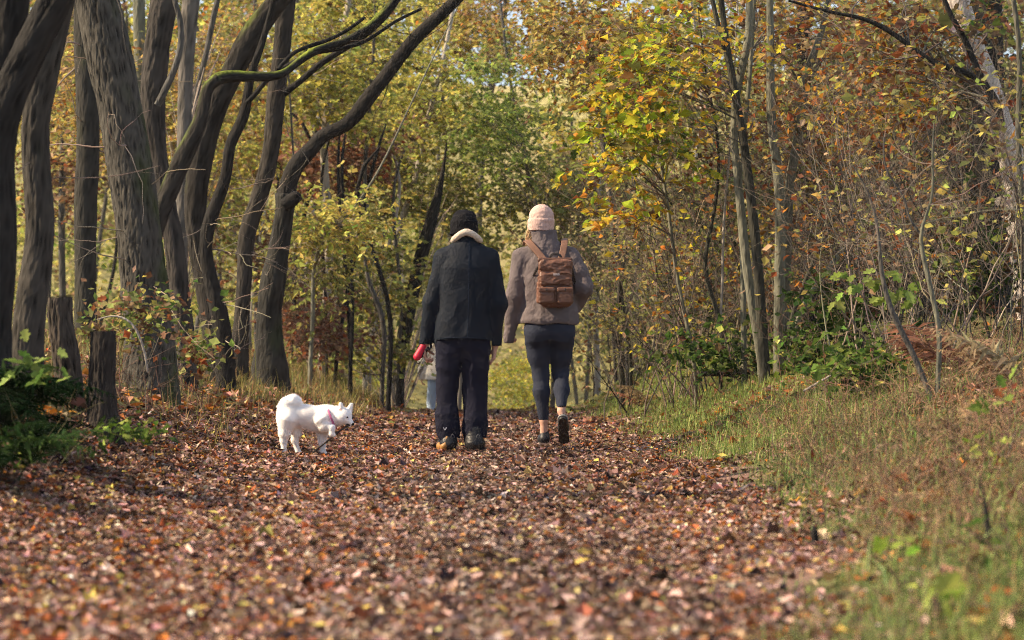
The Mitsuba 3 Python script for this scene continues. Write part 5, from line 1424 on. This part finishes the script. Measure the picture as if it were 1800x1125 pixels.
# shoes
for heel, toe, lab in ((px(957, 771, -.035), px(953, 774, .16), None), (px(988.5, 735, -.245), px(990.5, 764, -.12), 'shoe with its heel lifted, showing the dark sole')):
    F = Field(np.minimum(heel, toe) - .09, np.maximum(heel, toe) + .09, .004)
    d = unit(toe - heel)
    F.cone(heel, heel + (toe - heel) * .55, .039, .040, .02).cone(heel + (toe - heel) * .55, toe, .043, .036, .02)
    if lab is None:
        F.cone(heel + [0, 0, .0], heel + [.0, .02, .035], .037, .037, .02)
        F.above(float(px(0, 783)[2]) + .004)
    v, f = F.mesh()
    c = np.broadcast_to((.012, .013, .018), v.shape).copy()
    if lab is None:
        c[v[:, 2] < px(0, 783)[2] + .022] = (.55, .53, .50)
    sk = part(woman, 'shoe', place((v, f), OW), 'mat_shell', c, label=lab)
    if lab:
        n = unit(np.cross(np.cross(d, [1.0, 0, 0]), d) * 0 + np.array([0, -d[2], d[1]]) * -1)
        n = n if n[1] < 0 else -n
        S = Field(np.minimum(heel, toe) - .12, np.maximum(heel, toe) + .12, .004)
        o = n * .026
        S.cone(heel + o - d * .01, heel + o + (toe - heel) * .5, .036, .034, .015).cone(heel + o + (toe - heel) * .5, toe + o + d * .02, .037, .042, .02)
        keep = heel + o
        gx, gy, gz = (S.lo[k] + S.h * np.arange(S.n[k]) for k in range(3))
        D = (gx[:, None, None] - keep[0]) * n[0] + (gy[None, :, None] - keep[1]) * n[1] + (gz[None, None] - keep[2]) * n[2]
        S.f = np.maximum(S.f, np.abs(D) - .012)
        part(sk, 'sole', place(S.mesh(), OW), 'mat_shell', (.016, .016, .018), label='dark rubber sole turned to the camera')
        R_ = Field(np.minimum(heel, toe) - .12, np.maximum(heel, toe) + .12, .004)
        R_.cone(heel + o * .2 - d * .012, heel + o * .2 + (toe - heel) * .2, .0405, .040, .01)
        D2 = (gx[:, None, None] - keep[0]) * n[0] + (gy[None, :, None] - keep[1]) * n[1] + (gz[None, None] - keep[2]) * n[2] + .018
        R_.f = np.maximum(R_.f, np.abs(D2) - .006)
        part(sk, 'sole_rim', place(R_.mesh(), OW), 'mat_shell', (.32, .31, .30), label='pale rim round the heel of the sole')
for q in (-1, 1):
    e = trimesh.creation.icosphere(2, .011)
    e.apply_translation(OW + hc + [.031 * q - .02, .082, .03])
    part(woman, 'eye', e, 'mat_gloss', (.5, .48, .45))

# her backpack
pack = thing('backpack', 'brown backpack with a folded top, two lower pockets and tan shoulder straps', 'backpack')
BRNP = np.array([.135, .062, .040])
yb = -.165


def soft_box(c, half, rnd, h=.0045, fold=.004, seed=1, freq=(12, 12, 20), taper=0.0):
    c, half = np.asarray(c, float), np.asarray(half, float)
    F = Field(c - half - .03, c + half + .03, h)
    x, y, z = (F.lo[k] + h * np.arange(F.n[k]) for k in range(3))
    X = np.abs(x[:, None, None] - c[0]) / (1 + taper * ((z[None, None] - c[2]) / half[2])) - half[0] + rnd
    Y = np.abs(y[None, :, None] - c[1]) - half[1] + rnd
    Z = np.abs(z[None, None] - c[2]) - half[2] + rnd
    X, Y, Z = np.broadcast_arrays(X, Y, Z)
    F.f = np.sqrt(np.maximum(X, 0) ** 2 + np.maximum(Y, 0) ** 2 + np.maximum(Z, 0) ** 2) + np.minimum(np.maximum(X, np.maximum(Y, Z)), 0) - rnd
    return F.folds(fold, freq, seed).mesh(2)


def packp(name, mesh, col, mat='mat_shell', label=None, var=.5, on=None):
    return part(on or pack, name, place(mesh, OW), mat, np.asarray(col) * (1 - var / 2 + var * fbm(mesh[0] * 22, 2, 7))[:, None], label=label)


cb = px(975, 500, yb - .055)
packp('bag', soft_box(cb, [.130, .065, .178], .058, fold=.012, seed=21, taper=-.06), BRNP)
pf_ = packp('flap', soft_box(px(975.5, 481, yb - .125), [.122, .022, .098], .016, fold=.012, seed=22, taper=.05), BRNP * 1.12)
packp('rolled_top', soft_box(px(975, 459, yb - .07), [.132, .062, .016], .013, fold=.003, seed=23), BRNP * .75)
for x in (960, 992):
    pk_ = packp('pocket', soft_box(px(x, 522, yb - .125), [.062, .026, .062], .022, fold=.005, seed=24 + x), BRNP * .95)
    packp('pocket_flap', soft_box(px(x, 511, yb - .148), [.060, .010, .018], .008, fold=.003, seed=25 + x), BRNP * 1.1, on=pk_)
    b = trimesh.creation.box((.014, .010, .020))
    b.apply_translation(px(x, 511, yb - .160))
    packp('buckle', (np.array(b.vertices), np.array(b.faces)), (.05, .035, .03), 'mat_gloss', on=pk_)
packp('side_pocket', soft_box(px(948, 515, yb - .05), [.022, .045, .085], .018, fold=.004, seed=28), BRNP * 1.5)
hp = spline([px(966, 457, yb - .03), px(970, 449, yb - .035), px(978, 447.5, yb - .035), px(983, 450, yb - .035), px(986, 457, yb - .03)], 16)
packp('handle', strip(hp, [0, -1, .2], .018, .006), (.03, .022, .02))
zp = np.array([px(x, 462.5, yb - .137) for x in np.linspace(947, 1003, 12)])
packp('zip_band', strip(zp, [0, -1, .3], .014, .004), (.018, .013, .012))
lbp = px(977, 484.5, yb - .155)
lb = trimesh.creation.box((.050, .004, .016))
lb.apply_translation(lbp)
packp('label_patch', (np.array(lb.vertices), np.array(lb.faces)), (.42, .34, .32), on=pf_, label='small pale label with unreadable print')
for nm, pts in (('strap', [px(925, 430, .06), px(926, 423, -.02), px(931, 428, -.085), px(943, 442, -.135), px(957, 460, yb - .02)]), ('strap', [px(990, 427, .06), px(992, 421, -.02), px(992, 428, -.09), px(989, 444, -.14), px(985, 460, yb - .02)])):
    p = spline(pts, 26)
    sy = surface_y(jv, p)
    p[6:, 1] = np.minimum(p[6:, 1], sy[6:] - .006)
    v, f = strip(p, np.tile([0, -.9, .45], (26, 1)), .052, .012)
    packp(nm, (v, f), (.19, .098, .064), label='tan brown shoulder strap')
for x0_, x1_, z0_, z1_ in ((946, 930, 470, 500), (1004, 1012, 470, 505)):
    p = spline([px(x0_, z0_, yb - .01), px((x0_ + x1_) / 2, (z0_ + z1_) / 2, yb + .03), px(x1_, z1_, -.05)], 10)
    packp('side_strap', strip(p, [-.3 if x0_ < 960 else .3, -1, 0], .016, .005), (.02, .015, .014))

# ---------------------------------------------------------------- the person far ahead, half hidden behind the man
yc = 46.0
mc_ = yc / FP
xo = at(769, 0, yc)[0]
OC = np.array([xo, yc, float(ground(xo, yc)) + .01])
z0c = CH + (HZ - 750) / FP * yc - OC[2]
px = lambda x, y, d=0.0: np.array([(x - 778) * mc_, d, (750 - y) * mc_ + z0c])
far_person = thing('person', 'person in a cream coat and pale blue jeans beyond the crest, mostly hidden', 'person')
hc = px(781, 577, .02)
B = Field([-.42, -.3, z0c - .05], [.42, .32, z0c + 1.76], .009)
head(B, hc, [0, 1, 0], .97)
s1, e1, w1 = px(762, 606), px(752, 635, -.03), px(750, 662, .03)
s2, e2, w2 = px(799, 606), px(805, 635, -.03), px(806, 662, .03)
B.cone(hc + [0, 0, -.06], px(781, 602), .05, .055, .03)
B.loft([(z0c + .8, 0.02, 0, .14, .10), (z0c + 1.1, .02, 0, .13, .1), (z0c + 1.36, .02, 0, .15, .09)], .04)
B.chain([s1, e1, w1], [.045, .036, .028], .03).chain([s2, e2, w2], [.045, .036, .028], .03)
legs = [[px(771, 664), px(767, 706, .02), px(767, 744, -.02)], [px(791, 664), px(797, 706, .05), px(799, 742, -.08)]]
for l in legs:
    B.chain(l, [.07, .05, .035], .03).cone(l[2], l[2] + [0, .14, -.03], .04, .03, .02)
for w, s in ((w1, 1), (w2, -1)):
    hand(B, w, [0, .1, -1], [s, .2, 0], [0, 1, 0], .9, .8)
part(far_person, 'body', place(B.mesh(), OC), 'mat_skin', SKIN)
J = Field([-.45, -.3, z0c + .55], [.45, .3, z0c + 1.5], .009)
J.loft([(z0c + .70, .02, 0, .225, .16), (z0c + 1.0, .02, 0, .20, .15), (z0c + 1.25, .02, 0, .19, .135), (z0c + 1.38, .022, 0, .13, .1), (z0c + 1.45, .03, 0, .07, .07)], .03)
J.chain([s1, e1, w1], [.075, .07, .06], .03).chain([s2, e2, w2], [.075, .07, .06], .03)
J.folds(.009, [5, 5, 9], 31).above(z0c + .745)
part(far_person, 'coat', place(J.mesh(), OC), 'mat_cloth', (.74, .69, .63))
G = Field([-.3, -.25, z0c], [.3, .25, z0c + .95], .009)
G.loft([(z0c + .72, .02, 0, .15, .11), (z0c + .9, .02, 0, .16, .12)], .03)
for l in legs:
    G.chain(l, [.092, .068, .055], .03)
G.folds(.006, [7, 7, 14], 32).above(z0c + .03)
part(far_person, 'jeans', place(G.mesh(), OC), 'mat_cloth', (.36, .46, .60))
F = Field(hc - .16, hc + .16, .008)
F.ball(hc + [0, -.012, .03], [.088, .10, .098], .02).cone(hc + [0, -.05, -.02], hc + [0, -.06, -.10], .07, .06, .03)
part(far_person, 'hair', place(F.mesh(), OC), 'mat_fur', (.16, .09, .05))
for l in legs:
    F = Field(l[2] - .2, l[2] + .2, .008)
    F.cone(l[2] + [0, -.04, -.03], l[2] + [0, .14, -.04], .042, .036, .02)
    part(far_person, 'shoe', place(F.mesh(), OC), 'mat_shell', (.4, .38, .36))

# ---------------------------------------------------------------- the white dog with its stick
yd = 20.6
md = yd / FP / 7.5
xo = at(550, 0, yd)[0]
OD = np.array([xo, yd, float(ground(xo, yd)) + .03])
zd = CH + (HZ - 799) / FP * yd - OD[2]
D_ = lambda cx, cy, d=0.0: np.array([(cx - 675) * md, d, (968 - cy) * md + zd])
dog = thing('dog', 'small fluffy white dog with a curled tail and one foreleg raised', 'dog')
F = Field([-.30, -.16, zd - .02], [.34, .16, zd + .50], .0038)
F.cone(D_(380, 440), D_(600, 460), .078, .070, .04, .88).cone(D_(600, 460), D_(830, 490), .070, .078, .04, .85)
F.ball(D_(350, 460), [.073, .07, .082], .03).ball(D_(835, 495, -.0), [.074, .066, .080], .04)
F.cone(D_(870, 455, 0), D_(1020, 440, -.015), .060, .058, .04).cone(D_(880, 500, -.01), D_(985, 500, -.02), .062, .050, .04)
hd = D_(1085, 455, -.03)
F.ball(hd, [.056, .054, .053], .025).ball(hd + [-.01, -.012, -.018], [.055, .05, .040], .02)
F.cone(D_(1125, 495, -.045), D_(1196, 556, -.062), .030, .0155, .015).cone(D_(1120, 540, -.043), D_(1170, 585, -.056), .018, .009, .008)
F.ball(D_(1208, 566, -.064), [.009, .010, .0085], .004)
for a, b, c in ((D_(1040, 400, -.058), D_(1072, 400, -.035), D_(1052, 296, -.056)), (D_(1135, 395, .0), D_(1165, 395, .015), D_(1186, 306, .012))):
    F.cone(a, c, .015, .0055, .012, .6).cone(b, c, .015, .0055, .012, .6).cone((a + b) / 2, c, .02, .006, .012, .5)
# legs: thigh to hock to paw; the near hind leg is straight under the body
F.chain([D_(345, 520, -.045), D_(318, 690, -.052), D_(300, 780, -.05), D_(308, 930, -.05)], [.070, .036, .021, .017], .022).cone(D_(308, 945, -.05), D_(330, 952, -.056), .017, .014, .012)
F.chain([D_(430, 560, .04), D_(452, 690, .045), D_(432, 775, .045), D_(472, 915, .045)], [.055, .032, .020, .016], .02).cone(D_(474, 930, .045), D_(498, 940, .04), .016, .013, .012)
F.chain([D_(820, 560, .04), D_(800, 700, .045), D_(795, 800, .045), D_(808, 935, .045)], [.050, .032, .022, .017], .03).cone(D_(808, 948, .045), D_(832, 954, .04), .016, .013, .012)
F.chain([D_(815, 520, -.05), D_(845, 585, -.06), D_(935, 612, -.085), D_(938, 690, -.092)], [.058, .040, .022, .018], .018).cone(D_(938, 698, -.092), D_(962, 708, -.094), .017, .013, .01)
# tail over the back
F.chain([D_(310, 430, 0), D_(305, 360, 0), D_(345, 305, -.005), D_(425, 270, -.015), D_(500, 285, -.02)], [.034, .038, .038, .036, .022], .02)
F.cone(D_(600, 560), D_(720, 600), .030, .028, .04)
F.folds(.0022, [12, 24, 10], 41, 3)
dv, df = F.mesh(1)
n = dv - 0
c = np.array([.90, .88, .87]) * (.92 + .12 * fbm(dv * 30, 2, 8))[:, None]
c[np.linalg.norm(dv - D_(1210, 566, -.066), axis=1) < .0135] = (.012, .012, .014)
for o, rad in ((D_(1052, 372, -.075), .014), (D_(1050, 345, -.075), .011)):
    c[np.linalg.norm(dv - o, axis=1) < rad] = (.55, .40, .37)
c[np.linalg.norm((dv - D_(1150, 575, -.062)) / [1.5, 1, .7], axis=1) < .0125] = (.02, .017, .018)
part(dog, 'body', place((dv, df), OD), 'mat_fur', c)
tm_ = trimesh.Trimesh(dv, df, process=False)
rr_ = np.random.default_rng(91)
pts, fi = trimesh.sample.sample_surface(tm_, 60000, seed=3)
vn_ = np.zeros_like(dv)
for k_ in range(3):
    np.add.at(vn_, df[:, k_], tm_.face_normals)
nr = unit(vn_[df[fi]].mean(1))
away = np.linalg.norm(pts - D_(1180, 540, -.055), axis=1)
leg = pts[:, 2] < zd + .13
keep = (away > .05) & (np.linalg.norm(pts - D_(1052, 350, -.06), axis=1) > .02)
pts, nr, leg = pts[keep], nr[keep], leg[keep]
tail = (pts[:, 0] < D_(520, 0)[0]) & (pts[:, 2] > D_(0, 350)[2])
L = np.where(leg, .006, np.where(tail, .018, .012)) * rr_.uniform(.6, 1.3, len(pts))
hd_ = np.linalg.norm(pts - hd, axis=1) < .07
ctr_ = D_(930, 490, -.06)
L = np.where(hd_ | (pts[:, 0] > D_(890, 0)[0]) & (pts[:, 2] < D_(0, 560)[2]) | (np.linalg.norm(pts - ctr_, axis=1) < .10), .008, L)
flow = np.where(tail[:, None], unit(pts - D_(410, 350)), np.array([-.75, 0, -.45]))
dr_ = unit(nr * .75 + flow * .8 + rr_.normal(0, .2, pts.shape))
sd = unit(np.cross(dr_, nr + .01))
w = .0008
v = np.stack([pts - sd * w, pts + sd * w, pts + dr_ * L[:, None]], 1).reshape(-1, 3)
fk = key_for(dog + '__fur')      # the hairs take the coat's own normals, so that the coat shades as one soft surface
fur_c = np.repeat(np.array([[.90, .885, .875]]) * rr_.uniform(.96, 1.03, (len(pts), 1)), 3, axis=0)
fn_ = meshkit.write_ply((v + OD, np.arange(len(v)).reshape(-1, 3)), True, color=fur_c, normals=np.repeat(unit(nr + rr_.normal(0, .06, nr.shape)), 3, axis=0))
scene[fk] = {'type': 'ply', 'filename': fn_, 'face_normals': False, 'bsdf': {'type': 'ref', 'id': 'mat_fur'}}
labels[fk] = {'kind': 'stuff'}
for ex, ey, ed in ((1141, 474, -.086), (1204, 485, -.040)):
    e = trimesh.creation.icosphere(2, .0068)
    p = D_(ex, ey, ed)
    e.apply_translation(OD + p)
    part(dog, 'eye', e, 'mat_gloss', (.012, .010, .010))
t = np.linspace(0, 2 * np.pi, 40)
ctr, u, w_ = D_(930, 490, -.012), unit(D_(975, 605) - D_(885, 375)), np.array([0, 1.0, 0])
rad = np.linalg.norm(D_(975, 605) - D_(885, 375)) / 2
p = ctr + np.outer(np.cos(t), u) * rad * 1.20 + np.outer(np.sin(t), w_) * rad * 1.34
part(dog, 'collar', place(strip(p, unit(p - ctr), .014, .006), OD), 'mat_shell', (.42, .10, .24), label='pinkish purple collar')
stick = thing('stick', 'thin dark stick carried slanting down from the mouth of the dog', 'stick')
P = spline([D_(672, 955, -.115), D_(760, 878, -.105), D_(860, 800, -.095), D_(960, 718, -.085), D_(1060, 640, -.074), D_(1160, 570, -.062), D_(1185, 552, -.03)], 24)
m, c = trunk_mesh(P + OD, np.linspace(.0062, .0068, 24), sides=9, step=.01, rough=.15, seed=95, cols=((.06, .045, .04), (.02, .017, .017)))
part(stick, 'wood', m, 'mat_bark', c)
